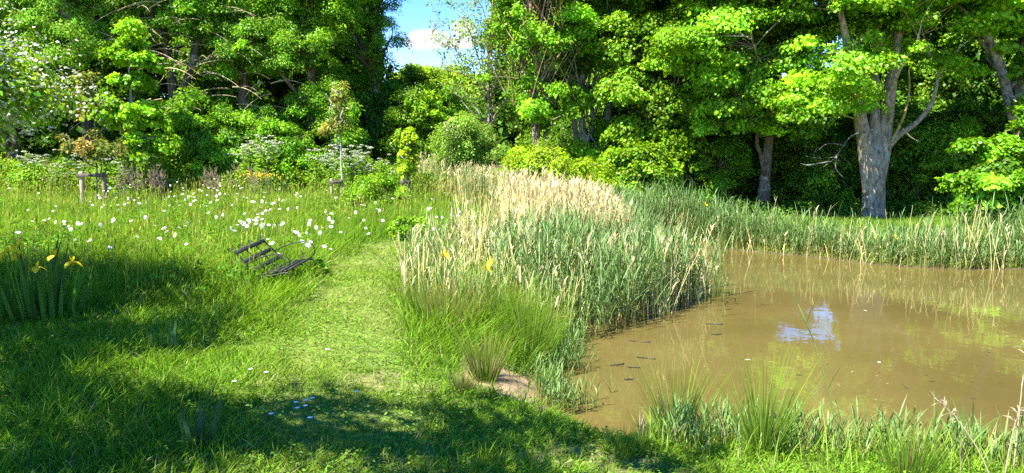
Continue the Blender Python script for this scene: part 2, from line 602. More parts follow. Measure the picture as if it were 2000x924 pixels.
def tree_parts(root, seed, H, r0, env, nclump=120, per=220, crad=.6, flat=.45, leafL=.13, leafW=.75, pal=SYC, bark=BARK_BROWN,
               trunks=None, nlimb=9, droop=.25, up=.9, spread=.5, lean=(0, 0), twig=.018, lo=.35, extra_wood=None, clump_jit=.2, ivy=None):
    r = np.random.default_rng(seed)
    wood = MB(); nodes = []
    bark = A3(bark)
    if trunks is None:
        k = 9; t = np.linspace(0, 1, k)
        wob = np.cumsum(r.normal(0, .035 * H / k, (k, 2)), 0)
        pts = np.stack([lean[0] * t + wob[:, 0], lean[1] * t + wob[:, 1], -.25 + t * (H * .85 + .25)], -1)
        rad = r0 * (1 - .8 * t) * (1 + .5 * np.exp(-t * 14))
        trunks = [(pts, rad)]
    else:
        trunks = [(smooth_path(p, 5), np.interp(np.linspace(0, 1, (len(p) - 1) * 5 + 1), np.linspace(0, 1, len(q)), q)) for p, q in trunks]
    for pts, rad in trunks:
        wood.tube(pts, rad, bark * r.uniform(.9, 1.1), 10)
        nodes.append(pts[len(pts) // 4:])
    ends = env_points(r, env, nlimb, .45, 1.0)
    for e in ends:
        tp, tr = trunks[r.integers(len(trunks))]
        zt = e[2] * r.uniform(.45, .8)
        i = int(np.clip(np.argmin(abs(tp[:, 2] - zt)), len(tp) // 5, len(tp) - 2))
        s = tp[i]
        m = s + (e - s) * .5 + A3([0, 0, .12 * np.linalg.norm(e - s)]) + r.normal(0, .15, 3)
        b = bez(s, m, e, 8) + np.concatenate([[[0, 0, 0]], r.normal(0, .05, (7, 3))])
        ra = np.linspace(max(tr[i] * .55, .02), .015, 8)
        wood.tube(b, ra, bark * r.uniform(.85, 1.15), 6)
        nodes.append(b[1:])
    nd = np.concatenate(nodes)
    C = env_points(r, env, nclump, lo)
    for c in C:
        w = np.linalg.norm(nd - c, axis=1) + np.maximum(nd[:, 2] - c[2], 0) * .8
        s = nd[np.argmin(w)]
        m = (s + c) / 2 + r.normal(0, .08, 3) + A3([0, 0, .08])
        wood.tube(bez(s, m, c, 5), np.linspace(twig, twig * .3, 5), bark * r.uniform(.9, 1.3), 4, cap=False)
    if extra_wood:
        extra_wood(wood, r)
    wood.build('trunk', M_BARK, root, smooth=True)
    fol = MB()
    cen = np.array(env)[:, :3].mean(0)
    fill_clumps(fol, r, C, crad * r.uniform(.6, 1.35, nclump), flat, per, leafL, leafW, pal, droop, up, spread, clump_jit, cen)
    if ivy:
        tp, tr = trunks[0]
        n = ivy
        i = r.integers(1, int(len(tp) * .75), n)
        a = r.random(n) * 6.283
        O = np.stack([np.cos(a), np.sin(a), r.normal(0, .3, n)], -1)
        P = tp[i] + O * (tr[i] + r.uniform(0, .22, n))[:, None] + np.stack([0 * a, 0 * a, r.uniform(-.6, .6, n)], -1)
        iv = MB()
        iv.leaves(P, unit(r.normal(size=(n, 3)) + A3([0, 0, -1])), unit(O), .11, .09, palette(r, DARK, n))
        iv.build('ivy', M_LEAF, root)
    fol.build('crown', M_LEAF, root)


def gz(x, y):
    return float(ground(A3([x]), A3([y]))[0])


def at(px, depth):
    x = (px - 1000) / FPX * depth
    return x, depth, gz(x, depth)


def zz(py, depth):
    """height seen at this photograph row at this depth"""
    return CAM_Z + (HORIZON - py) / FPX * depth


def tree(name, label, px, depth, seed, group=None, rz=0., cat='tree', **kw):
    loc = at(px, depth) if not isinstance(px, tuple) else (px[0], px[1], gz(px[0], px[1]))
    o = empty(name, loc, label, cat, group, rz)
    tree_parts(o, seed, **kw)
    return o


def ball(cx, cy, cz, rx, ry=None, rz=None):
    return (cx, cy, cz, rx, ry or rx, rz or rx)


GT = 'trees round the meadow and pond'
# --- the old sycamore on the far bank, forking low into several stems
def syc_dead(wood, r):
    c = A3([.12, .11, .09])
    for p in ([(-.5, -.3, 2.5), (-1.2, -.9, 2.35), (-1.75, -1.2, 1.75), (-2.1, -1.3, 1.5)], [(-1.7, -1.2, 1.8), (-1.75, -1.3, 1.45), (-1.55, -1.35, 1.2)],
              [(-1.4, -1.0, 2.1), (-1.9, -1.1, 2.15), (-2.3, -1.3, 1.95)], [(-1.9, -1.25, 1.65), (-2.5, -1.3, 1.55), (-2.75, -1.3, 1.6)]):
        q = smooth_path(p, 4)
        wood.tube(q, np.linspace(.026, .005, len(q)), c, 5)
    for k in range(7):
        e0 = A3([r.uniform(-2.6, -1.2), -1.15 + r.normal(0, .08), r.uniform(1.5, 2.2)])
        e1 = e0 + A3([r.normal(-.15, .25), r.normal(0, .1), r.normal(-.1, .22)])
        wood.tube(bez(e0, (e0 + e1) / 2 + r.normal(0, .06, 3), e1, 5), np.linspace(.009, .003, 5), c, 4, cap=False)
    q = smooth_path([(.25, -.35, 2.2), (.42, -.6, 2.9), (.52, -.65, 3.6), (.5, -.6, 4.3)], 4)
    wood.tube(q, np.linspace(.05, .02, len(q)), (.33, .25, .08), 6)
    q = smooth_path([(.42, -.6, 2.6), (.6, -.7, 2.35), (.85, -.75, 2.2)], 4)
    wood.tube(q, np.linspace(.03, .01, len(q)), (.28, .22, .12), 5)


tree('sycamore_tree', 'big grey sycamore forking low into several stems on the far bank', 1707, 21.8, 11, GT, H=11, r0=.42,
     trunks=[([(0, 0, -.3), (0, 0, .35), (-.03, 0, 1.1), (-.06, 0, 1.8), (-.05, .05, 2.5), (-.10, .1, 3.4), (-.15, .2, 5), (-.3, .3, 7), (-.2, .3, 9.5)], [.42, .33, .30, .32, .18, .16, .13, .10, .04]),
             ([(-.12, 0, .6), (-.22, -.05, 1.5), (-.40, -.1, 2.2), (-.62, -.15, 3.0), (-1.0, -.4, 4.2), (-1.6, -.8, 5.8), (-2, -1, 7)], [.2, .27, .22, .18, .13, .08, .04]),
             ([(.1, .02, 1.0), (.18, .02, 1.9), (.25, .05, 2.7), (.32, .05, 3.6), (.5, .1, 5.2), (.9, .2, 7.4), (1, .2, 9)], [.2, .24, .20, .18, .13, .08, .04]),
             ([(.25, 0, 1.9), (.55, -.15, 2.4), (1.0, -.3, 2.8), (1.35, -.4, 3.4), (1.5, -.4, 4.4)], [.09, .085, .075, .06, .03])],
     env=[ball(-1.6, -1.2, 4.35, 2.1, 1.5, .75), ball(.8, -.9, 4.95, 1.9, 1.5, .75), ball(-.6, -.6, 6.6, 3.2, 2.6, 1.2), ball(1.4, .3, 7.5, 2.6, 2.2, 1.6),
          ball(-2.6, -.8, 3.5, 1.0, 1.0, .55), ball(-1.35, -1.4, 3.45, 1.1, .9, .42), ball(1.8, -.7, 4.2, 1.1, .9, .5), ball(-.6, 0, 9.2, 3, 3, 1.5)],
     nclump=245, per=170, crad=.60, flat=.40, leafL=.104, leafW=.95, pal=SYC_YOUNG, bark=(.30, .235, .165), nlimb=10, extra_wood=syc_dead, twig=.02)
tree('sycamore_tree', 'slim dark trunked sycamore with wide bright layered boughs left of the big forked one', 1492, 23.5, 12, GT, H=12, r0=.17,
     env=[ball(-1.2, -1.4, 5.2, 2.6, 1.8, 1.2), ball(-.4, -1.5, 3.8, 2.1, 1.4, .8), ball(.8, -.6, 6.4, 2.8, 2.2, 1.2), ball(-1.8, -1.2, 2.9, 1.1, 1.0, .5),
          ball(-1.2, -.4, 7.6, 3.4, 2.6, 1.4), ball(0, 0, 9.6, 3, 3, 1.4), ball(.2, -1.2, 2.6, .9, .8, .35)],
     nclump=330, per=230, crad=.60, flat=.40, leafL=.104, leafW=.95, pal=SYC, bark=(.15, .115, .08), nlimb=12)
tree('sycamore_tree', 'grey stemmed sycamore at the right edge with a limb slanting up left', 1985, 22, 13, GT, H=11, r0=.26,
     trunks=[([(.1, 0, -.3), (.05, 0, 1.5), (0, 0, 3), (-.15, 0, 4.3), (-.1, 0, 6), (.1, 0, 9)], [.28, .22, .20, .17, .13, .05]),
             ([(.05, 0, 2.0), (-.5, -.2, 3.2), (-1.1, -.5, 4.4), (-1.9, -.8, 5.4), (-3, -1, 6.2)], [.12, .14, .13, .10, .03])],
     env=[ball(-1.2, -1.2, 6.4, 2.0, 1.6, 1.2), ball(.8, -.6, 5.2, 2.2, 1.8, 1.2), ball(-.2, -.2, 8.4, 3, 2.6, 1.5), ball(-1.2, -1.4, 3.4, 1.0, .8, .5)],
     nclump=130, per=230, crad=.6, flat=.42, leafL=.14, leafW=.95, pal=SYC, bark=(.19, .175, .145), nlimb=9)
tree('maple_bush', 'low bright green maple bush spilling to the grass at the right edge', 1945, 18.6, 14, GT, H=2.4, r0=.06, cat='bush',
     env=[ball(-.3, -.2, 1.25, .9, .8, .5), ball(.7, 0, 1.9, 1.0, .8, .5), ball(-.85, -.5, .65, .55, .5, .3), ball(.4, -.3, .7, .9, .7, .5), ball(-.5, .2, 2.0, .5, .5, .3), ball(.6, .1, 2.7, .7, .6, .35),
          ball(-1.25, -.2, 1.35, .35, .35, .2)],
     nclump=120, per=90, crad=.29, flat=.45, leafL=.10, leafW=.9, pal=[(.075, .18, .012), (.105, .215, .014), (.055, .14, .012)], nlimb=12, twig=.01, clump_jit=.35)
tree('field_maple', 'dense deep green tree with rounded leaf masses behind the pond reeds', 1300, 25.5, 15, GT, H=11, r0=.22,
     env=[ball(0, 0, 7.2, 2.6, 2.2, 2.6), ball(-.6, -1.1, 4.4, 2.0, 1.5, 1.3), ball(.8, -1.0, 3.6, 1.5, 1.3, 1.0), ball(-.8, -1.0, 2.4, 1.5, 1.2, .9), ball(-1.6, -.6, 5.8, 1.3, 1.2, 1.1)],
     nclump=260, per=220, crad=.52, flat=.55, leafL=.12, leafW=.8, pal=OAK, bark=BARK_DARK, nlimb=12)
tree('poplar_tree', 'multi stemmed grey poplar with pale leaning stems between the dark tree and twiggy tree', 1150, 26.5, 16, GT, H=12, r0=.2,
     trunks=[([(.15, 0, -.2), (.05, 0, 1.2), (-.15, 0, 2.2), (-.3, 0, 3.4), (-.25, 0, 5), (-.1, .1, 8), (0, .1, 10.5)], [.20, .16, .14, .12, .10, .06, .03]),
             ([(.3, 0, -.2), (.35, 0, 1.3), (.55, 0, 2.6), (.75, 0, 4.0), (1.0, 0, 6), (1.1, 0, 9)], [.18, .15, .13, .11, .08, .03]),
             ([(-.1, .1, -.2), (-.3, .1, 1.4), (-.5, 0, 2.6), (-.62, 0, 4), (-.7, .2, 6), (-.9, .2, 8)], [.14, .12, .10, .09, .06, .02]),
             ([(-.15, 0, 2.2), (.1, -.1, 2.9), (.05, -.1, 3.9), (.25, 0, 5)], [.08, .08, .07, .03])],
     env=[ball(0, -.5, 5.8, 1.9, 1.4, 1.3), ball(.5, 0, 8.3, 2.0, 1.8, 2.0), ball(-.8, -.8, 3.9, 1.2, .9, .7), ball(.9, -.7, 2.8, .9, .8, .6), ball(-.2, -.7, 1.9, 1.2, .9, .5)],
     nclump=140, per=170, crad=.5, flat=.5, leafL=.12, leafW=.8, pal=SYC, bark=(.24, .225, .19), nlimb=16)


def twiggy(wood, r):
    for k in range(130):
        a = r.random() * 6.28; h = r.uniform(3.2, 7)
        s = A3([r.normal(0, .5), r.normal(0, .5), h])
        e = s + A3([math.cos(a) * r.uniform(.4, 1.2), math.sin(a) * r.uniform(.4, 1.1), r.uniform(.8, 2.2)])
        wood.tube(bez(s, (s + e) / 2 + r.normal(0, .1, 3), e, 5), np.linspace(.022, .006, 5), A3([.20, .13, .06]) * r.uniform(.8, 1.3), 4, cap=False)


tree('hornbeam_tree', 'tall tree crowded with upright brown twigs left of the grey poplar', 1050, 25, 17, GT, H=12, r0=.17,
     env=[ball(0, -.2, 6.5, 1.8, 1.5, 2.0), ball(-.6, -.6, 4.3, 1.2, 1.0, .9), ball(.5, -.7, 3.2, 1.0, .9, .7), ball(.2, 0, 9, 1.7, 1.6, 1.6)],
     nclump=120, per=140, crad=.42, flat=.6, leafL=.11, leafW=.7, pal=SYC, bark=(.17, .13, .09), nlimb=22, extra_wood=twiggy)
tree('aspen_tree', 'thin sparse young tree with the sky showing through its twigs', 950, 26, 18, GT, H=7.8, r0=.085,
     env=[ball(-.4, 0, 5.6, 1.7, 1.3, 1.9), ball(.1, 0, 4.0, 1.5, 1.2, 1.1), ball(.3, -.1, 7.2, .9, .9, 1.0)],
     nclump=230, per=11, crad=.30, flat=.8, leafL=.11, leafW=.6, pal=WILLOW, bark=(.22, .18, .13), nlimb=18, twig=.011, droop=.1, lo=.1)
tree('willow_bush', 'grey green willow bush with fine leaves left of the yellow green one', 905, 25, 19, GT, H=3.0, r0=.05, cat='bush',
     env=[ball(0, 0, 1.9, 1.0, .9, .9), ball(.9, .1, 1.5, .9, .8, .8), ball(-.4, 0, 1.0, .7, .7, .7)], nclump=140, per=120, crad=.28, flat=.8, leafL=.075, leafW=.45,
     pal=WILLOW, nlimb=14, twig=.01)
tree('sallow_bush', 'broad yellow green bush standing behind the tall dead reeds', 1085, 21.5, 20, GT, H=2.2, r0=.06, cat='bush',
     env=[ball(-.3, 0, 1.3, 1.1, .9, .75), ball(.9, -.1, 1.0, .9, .8, .65), ball(-1.2, .2, 1.3, .8, .8, .6), ball(.2, -.3, .6, 1.4, .7, .5)],
     nclump=240, per=120, crad=.27, flat=.7, leafL=.075, leafW=.7, pal=LIME, nlimb=14, twig=.01)
tree('hazel_bush', 'dark rounded bush in the shade to the right of the yellow green bush', 1245, 22.5, 21, GT, H=2.2, r0=.06, cat='bush',
     env=[ball(0, 0, 1.2, 1.2, .9, .9), ball(-.3, -.5, .5, .8, .6, .5)], nclump=110, per=130, crad=.32, flat=.7, leafL=.10, leafW=.8, pal=OAK, nlimb=10, twig=.01)

# --- the wood on the left
tree('ash_tree', 'tall ivy clad ash at the right end of the wood beside the sky gap', 730, 29, 30, GT, H=13, r0=.26, lean=(.3, 0),
     env=[ball(-.5, -.3, 7.9, 2.2, 2.0, 1.9), ball(.1, -.1, 5.4, 1.1, 1.2, 1.1), ball(-1.8, -1.0, 5.6, 1.6, 1.4, 1.3), ball(-.5, 0, 11, 2.1, 2.1, 1.7), ball(-1.2, -.8, 3.5, 1.1, 1.0, .8)],
     nclump=232, per=131, crad=0.40, flat=.6, leafL=.105, leafW=.40, pal=ASH, bark=BARK_DARK, nlimb=14, droop=.4, ivy=4200)
tree('ash_tree', 'bushy ash with fresh sprays reaching down to the white umbels', 610, 27, 31, GT, H=12, r0=.22,
     env=[ball(0, -.4, 7.0, 2.3, 1.8, 1.7), ball(-.4, -1.2, 4.6, 1.9, 1.4, 1.1), ball(.4, -1.0, 2.9, 1.3, 1.1, .7), ball(-.8, -1.3, 2.0, 1.1, 1.0, .6), ball(0, 0, 9.6, 2.2, 2.0, 1.6)],
     nclump=356, per=148, crad=0.42, flat=.6, leafL=.105, leafW=.40, pal=ASH, bark=BARK_BROWN, nlimb=14, droop=.4)


def bare_sprays(wood, r):
    for k in range(46):
        s = A3([r.uniform(-1.6, 1.4), r.uniform(-1.6, -.6), r.uniform(2.2, 6.0)])
        e = s + A3([r.uniform(.4, 1.5) * r.choice([-1, 1, 1]), r.uniform(-.8, -.1), r.uniform(-.9, .3)])
        wood.tube(bez(s, (s + e) / 2 + A3([0, 0, .25]), e, 6), np.linspace(.028, .007, 6), A3([.28, .22, .12]) * r.uniform(.7, 1.2), 4, cap=False)


tree('ash_tree', 'spreading ash with many bare drooping branches in the middle of the left hand wood', 480, 26.5, 32, GT, H=12, r0=.24,
     env=[ball(0, -.2, 6.9, 2.3, 1.8, 1.6), ball(-.9, -1.2, 4.6, 1.4, 1.2, .9), ball(1.0, -1.0, 4.8, 1.3, 1.1, .9), ball(.4, -1.3, 2.4, 1.1, .9, .5), ball(-.2, .1, 9.6, 2.3, 2.0, 1.6)],
     nclump=263, per=137, crad=0.40, flat=.6, leafL=.105, leafW=.40, pal=ASH, bark=BARK_BROWN, nlimb=18, droop=.4, extra_wood=bare_sprays)
tree('ash_tree', 'ash with a dark forked trunk behind the bright young sycamore', 340, 26, 33, GT, H=12, r0=.24,
     trunks=[([(0, 0, -.2), (.05, 0, 1.2), (.15, 0, 2.6), (.05, 0, 4.5), (-.3, 0, 7), (-.4, .2, 10)], [.28, .22, .18, .14, .10, .04]),
             ([(.1, 0, 1.9), (.5, -.1, 3.1), (1.1, -.2, 4.6), (1.6, -.3, 6.2), (2.2, -.3, 8)], [.12, .13, .11, .09, .03])],
     env=[ball(-.2, -.2, 7.4, 2.2, 1.8, 1.7), ball(1.2, -.6, 6.0, 1.5, 1.2, 1.1), ball(1.1, -1.0, 2.5, 1.1, .9, .8), ball(-.6, .1, 9.8, 2.4, 2, 1.6), ball(-.9, -.9, 4.9, 1.0, 1, .8)],
     nclump=165, per=250, crad=.5, flat=.6, leafL=.13, leafW=.45, pal=ASH, bark=(.10, .085, .06), nlimb=14, droop=.4, extra_wood=bare_sprays)
tree('young_sycamore', 'small bright yellow green sycamore in front of the left hand wood', 262, 22.5, 34, GT, H=5.6, r0=.06,
     env=[ball(.25, 0, 3.9, .75, .6, .7), ball(0, -.1, 2.5, .85, .7, .6), ball(.4, -.1, 1.6, .9, .7, .4), ball(.3, 0, 4.9, .4, .4, .4)],
     nclump=62, per=120, crad=.33, flat=.45, leafL=.13, leafW=.9, pal=SYC_YOUNG, bark=(.2, .18, .14), nlimb=10, twig=.012)
tree('ash_tree', 'leaning ash with feathery light green leaves above the reddish sapling', 185, 25, 35, GT, H=12, r0=.2, lean=(-1.0, 0),
     env=[ball(-.8, -.2, 7.2, 2.2, 1.8, 1.7), ball(-.2, -1.0, 4.8, 1.4, 1.2, 1.0), ball(-1.3, -1.0, 3.0, 1.4, 1.1, .9), ball(-.8, .1, 9.8, 2.4, 2, 1.6)],
     nclump=279, per=142, crad=0.40, flat=.6, leafL=.105, leafW=.40, pal=[(.10, .20, .025), (.135, .24, .03), (.075, .165, .025)], bark=BARK_DARK, nlimb=14, droop=.4)
tree('ash_tree', 'leftmost tree of the wood partly hidden behind the blossoming hawthorn', 40, 26, 36, GT, H=12, r0=.22,
     env=[ball(0, -.2, 7.0, 2.6, 2, 1.8), ball(.8, -.9, 4.6, 1.4, 1.1, .9), ball(.9, -1.0, 2.6, 1.4, 1.1, .8), ball(0, .1, 9.6, 2.6, 2, 1.6)],
     nclump=279, per=137, crad=0.42, flat=.6, leafL=.105, leafW=.40, pal=ASH, bark=BARK_DARK, nlimb=12, droop=.4)
tree('oak_tree', 'round topped tree far back under the cloud in the gap', 845, 44, 37, GT, H=5, r0=.3,
     env=[ball(-1.2, 0, 4.2, 2.6, 2.4, 2.0), ball(1.8, 0, 3.9, 2.2, 2.2, 1.9), ball(-3.0, .2, 3.0, 1.8, 2, 1.8), ball(.2, -1.4, 2.5, 2.8, 1.5, 1.6)],
     nclump=300, per=150, crad=.6, flat=.6, leafL=.17, leafW=.75, pal=LIME, nlimb=12)
tree('ash_tree', 'medium green small tree filling the gap below the far round topped tree', 860, 35, 38, GT, H=5, r0=.12,
     env=[ball(0, 0, 3.0, 1.5, 1.3, 1.2), ball(.4, -.4, 1.6, 1.4, 1.1, .9), ball(-.8, .2, 2.0, 1.0, 1, .9)],
     nclump=150, per=200, crad=.42, flat=.6, leafL=.12, leafW=.5, pal=ASH, nlimb=12, droop=.4)

tree('hazel_tree', 'light green spreading small tree left of the willow bush, behind the narrow staked sapling', 815, 27.5, 39, GT, H=3.6, r0=.07,
     env=[ball(0, 0, 2.4, 1.0, .9, 1.1), ball(.7, -.2, 1.5, .8, .8, .8), ball(-.5, .1, 1.3, .8, .7, .8)], nclump=130, per=130, crad=.34, flat=.6, leafL=.10, leafW=.6, pal=OAK, nlimb=10, twig=.01)

# --- the hawthorn close on the left, in blossom
def hawthorn(px_loc, label, seed, R0, blossoms):
    o = empty('hawthorn_tree', (px_loc[0], px_loc[1], gz(*px_loc)), label, 'tree', GT)
    env = [ball(-.2, -.1, 2.9, R0 * .82, R0 * .55, .95), ball(.55 * R0, 0, 2.3, R0 * .5, R0 * .4, .55), ball(-.8, -.3, 3.8, R0 * .5, R0 * .4, .6)]
    tree_parts(o, seed, H=4.2, r0=.16, env=env, nclump=270, per=95, crad=.42, flat=.45, leafL=.062, leafW=.8, pal=[(.11, .19, .02), (.15, .235, .025), (.085, .155, .018)],
               bark=BARK_DARK, nlimb=18, droop=.5)
    r = np.random.default_rng(seed + 1)
    C = env_points(r, env, blossoms // 45, .8)
    C = C[C[:, 0] > -.6]
    n = len(C) * 45
    P = np.repeat(C, 45, 0) + r.normal(0, 1, (n, 3)) * A3([.24, .24, .10])
    mb = MB()
    mb.leaves(P, unit(r.normal(size=(n, 3)) * A3([1, 1, .3])), unit(r.normal(0, .5, (n, 3)) + A3([0, 0, 1])), .040, .040, A3([.72, .70, .55]) * r.uniform(.75, 1.1, (n, 1)))
    mb.build('blossom', M_PETAL, o)
    return o


hawthorn((-7.5, 7.4), 'near hawthorn with dull white blossom hanging in at the left edge', 40, 2.7, 30000)
tree('thorn_tree', 'thorn tree just outside the left edge that shades the iris clump', (-6.1, 5.1), None, 42, GT, H=4.6, r0=.12,
     env=[ball(.5, .3, 3.3, 1.7, 1.6, .9)], nclump=85, per=75, crad=.42, flat=.5, leafL=.09, leafW=.8, pal=OAK, nlimb=10)
tree('hedge_tree', 'tree beside the viewpoint that shades the near grass', (-4.9, 1.6), None, 41, GT, H=7, r0=.18,
     env=[ball(-.2, .5, 5.2, 2.2, .9, .5), ball(1.9, .8, 5.2, 1.8, 1.05, .5)], nclump=105, per=26, crad=.28, flat=.5, leafL=.11, leafW=.8, pal=OAK, nlimb=12)

# --- dark shade trees and shrubs behind
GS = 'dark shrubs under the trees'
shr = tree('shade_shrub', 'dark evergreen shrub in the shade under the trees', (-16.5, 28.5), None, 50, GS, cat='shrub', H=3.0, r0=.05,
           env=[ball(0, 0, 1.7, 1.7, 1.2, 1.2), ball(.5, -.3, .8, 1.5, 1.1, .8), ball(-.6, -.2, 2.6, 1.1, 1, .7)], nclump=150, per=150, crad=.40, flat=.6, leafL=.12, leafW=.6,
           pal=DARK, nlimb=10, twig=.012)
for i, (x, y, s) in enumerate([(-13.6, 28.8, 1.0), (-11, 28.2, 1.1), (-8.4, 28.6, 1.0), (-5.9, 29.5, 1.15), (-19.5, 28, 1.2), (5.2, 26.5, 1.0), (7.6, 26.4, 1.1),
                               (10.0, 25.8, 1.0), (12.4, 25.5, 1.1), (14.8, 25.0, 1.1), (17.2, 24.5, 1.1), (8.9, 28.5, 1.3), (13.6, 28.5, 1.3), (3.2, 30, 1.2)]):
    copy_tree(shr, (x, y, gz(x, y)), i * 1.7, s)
GE = 'lit shrubs at the front of the wood'
eld = tree('elder_shrub', 'bright leafy shrub at the foot of the left hand wood', 560, 24.6, 55, GE, cat='shrub', H=2.2, r0=.04,
           env=[ball(0, 0, 1.5, .9, .7, .6), ball(.5, -.1, .8, .8, .7, .5), ball(-.4, 0, 2.1, .6, .5, .5)], nclump=80, per=60, crad=.26, flat=.6, leafL=.11, leafW=.45, pal=ASH, nlimb=8, twig=.01)
for i, (px, dep, sc_, lab) in enumerate(((395, 24.4, 1.1, 'bright leafy shrub right of the small yellow green sycamore'), (665, 25.8, 1.2, 'bright leafy shrub behind the middle sapling'),
                                         (330, 24.2, .8, 'low bright shrub below the forked ash'), (470, 25.2, 1.15, 'bright leafy shrub behind the tall pale umbels'),
                                         (1790, 24.5, 1.25, 'mid green shrub in the shade right of the big forked sycamore'), (1405, 24.6, 1.1, 'mid green shrub in the shade left of the slim dark trunk'),
                                         (1590, 25.0, 1.1, 'mid green shrub in the shade between the two sycamore trunks'), (1860, 24.0, 1.3, 'mid green shrub in the shade behind the maple bush'))):
    copy_tree(eld, at(px, dep), i * 1.9, sc_, lab)
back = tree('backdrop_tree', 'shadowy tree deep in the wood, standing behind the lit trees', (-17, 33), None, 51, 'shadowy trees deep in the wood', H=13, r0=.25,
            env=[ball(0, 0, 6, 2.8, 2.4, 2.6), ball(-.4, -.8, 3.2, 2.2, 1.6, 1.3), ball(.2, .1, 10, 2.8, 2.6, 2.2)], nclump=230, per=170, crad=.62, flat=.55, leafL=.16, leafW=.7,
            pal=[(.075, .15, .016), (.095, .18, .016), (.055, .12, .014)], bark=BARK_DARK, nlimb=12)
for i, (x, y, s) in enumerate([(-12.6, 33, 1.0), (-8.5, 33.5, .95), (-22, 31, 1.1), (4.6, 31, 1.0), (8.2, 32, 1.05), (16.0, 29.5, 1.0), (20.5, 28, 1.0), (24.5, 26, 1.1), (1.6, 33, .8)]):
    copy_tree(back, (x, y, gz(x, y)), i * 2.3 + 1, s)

# ------------------------------------------------------------------ undergrowth and grass (uncountable)
def wedge(r, y0, y1, dens, margin=1.6, xmax=None):
    """even scatter over the ground the picture can see between two depths"""
    w1 = .72 * y1 + margin
    n = int(dens * (y1 - y0) * 2 * w1)
    x = r.uniform(-w1, w1, n); y = r.uniform(y0, y1, n)
    k = abs(x) < .72 * y + margin
    return x[k], y[k]


def build_grass():
    r = np.random.default_rng(101)
    mb = MB()
    for y0, y1, dens, wd, seg in ((2.2, 4.5, 3400, .0062, 4), (4.5, 7, 2700, .0070, 4), (7, 10, 1800, .0082, 4), (10, 14, 1050, .010, 3), (14, 19, 560, .013, 3), (19, 27, 300, .018, 3), (27, 34, 110, .026, 3)):
        x, y = wedge(r, y0, y1, dens)
        d = pond_d(x, y)
        pd = path_d(x, y)
        b = bare(x, y)
        right = x > 3.0
        # height of the sward
        h = np.full(len(x), .36)
        h = np.where(x > -2 + 0 * y, .30, h)
        h = np.minimum(h, .060 + .34 * sstep(.38, .85, pd + .25 * (vnoise(x, y, 2.5, 31) - .5)))
        near = sstep(7.2, 5.2, y + .35 * x)
        h = h * (1 - near) + np.minimum(h, .085 + .075 * sstep(-1.2, -3.2, x)) * near
        h = np.where(right & (y > 12), .22, h)
        rb = sstep(.8, 1.6, pd) * sstep(.15, .4, d) * (x > -1.9) * (y > 6.6) * (y < 13) * (x < 2)
        h = h + .12 * rb
        h = h * (1 - .35 * sstep(17, 20, y)) * (.5 + .95 * vnoise(x, y, 1.3, 32)) * (.65 + .7 * vnoise(x, y, 4.2, 33))
        h = np.maximum(h, .30 * sstep(.95, .6, np.hypot((x + 2.75) / .8, y - 8.15)) * (.7 + .5 * vnoise(x, y, 6, 35)) * (pd > .42))
        wood = sstep(-2.5, 1, y - woodline(x))
        keep = (d > .06) & (r.random(len(x)) > b * .97) & (r.random(len(x)) > wood * .75)
        # shorter, thinner at the water's edge
        h = h * (.45 + .55 * sstep(.05, .5, d))
        keep &= (h > .0)
        # low turf needs more blades, long grass fewer and longer
        keep &= r.random(len(x)) < np.where(h < .13, 1.0, .62)
        x, y, d, h, pd = x[keep], y[keep], d[keep], h[keep], pd[keep]
        n = len(x)
        z = ground(x, y, d) - .01
        a = r.random(n) * 6.283
        az = np.stack([np.cos(a), np.sin(a), 0 * a], -1)
        lean = r.uniform(.05, .55, n) * np.where(h < .13, 1.5, 1.0)
        wind = A3([.18, -.05, 0])
        D = unit(az * lean[:, None] + wind + A3([0, 0, 1.0]))
        B = az * (r.uniform(.05, .55, n))[:, None] + wind * .5 - A3([0, 0, 1]) * r.uniform(.05, .4, n)[:, None]
        s = r.random(n) * 6.283
        S = np.stack([np.cos(s), np.sin(s), 0 * s], -1)
        L = h * r.uniform(.55, 1.35, n)
        n1 = sstep(.2, .8, vnoise(x, y, .8, 41)); n2 = sstep(.15, .85, vnoise(x, y, 3.2, 42))
        g1 = A3([.132, .262, .014]); g2 = A3([.180, .312, .016]); g3 = A3([.22, .305, .036])
        tip = g1 * (1 - n1)[:, None] + g2 * n1[:, None]
        yl = (np.clip(sstep(.9, .3, pd) * .5 + .35 * n2 - .1, 0, 1) * r.random(n))[:, None]
        tip = tip * (1 - yl) + g3 * yl
        dry = (r.random(n) < .035 + .08 * sstep(.9, .3, pd))[:, None]
        tip = np.where(dry, A3([.40, .35, .16]), tip) * np.exp(r.normal(0, .26, n) + .35 * (vnoise(x, y, 2.1, 44) - .5))[:, None]
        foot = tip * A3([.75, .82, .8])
        prof = [.8, 1, .7, 0] if seg == 4 else [.9, .9, 0]
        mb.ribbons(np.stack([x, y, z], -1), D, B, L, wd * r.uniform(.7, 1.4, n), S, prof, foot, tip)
    tag(mb.build('grass', M_GRASS), 'green grass of the mown path, the long meadow and the banks', 'grass', kind='stuff')


def build_clover():
    """flat broad leaves woven into the short turf"""
    r = np.random.default_rng(102)
    x, y = wedge(r, 2.2, 9, 760)
    k = (pond_d(x, y) > .3) & (vnoise(x, y, 1.7, 51) > .46) & (r.random(len(x)) > bare(x, y))
    x, y = x[k], y[k]; n = len(x)
    P = np.stack([x, y, ground(x, y) + r.uniform(.015, .07, n)], -1)
    mb = MB()
    mb.leaves(P, unit(r.normal(size=(n, 3)) * A3([1, 1, .25])), unit(r.normal(0, .35, (n, 3)) + A3([0, 0, 1])), r.uniform(.014, .034, n), .017, palette(r, [(.08, .17, .025), (.11, .2, .03), (.05, .12, .02)], n))
    tag(mb.build('clover', M_LEAF), 'small round clover and weed leaves in the short turf', 'ground cover', kind='stuff')


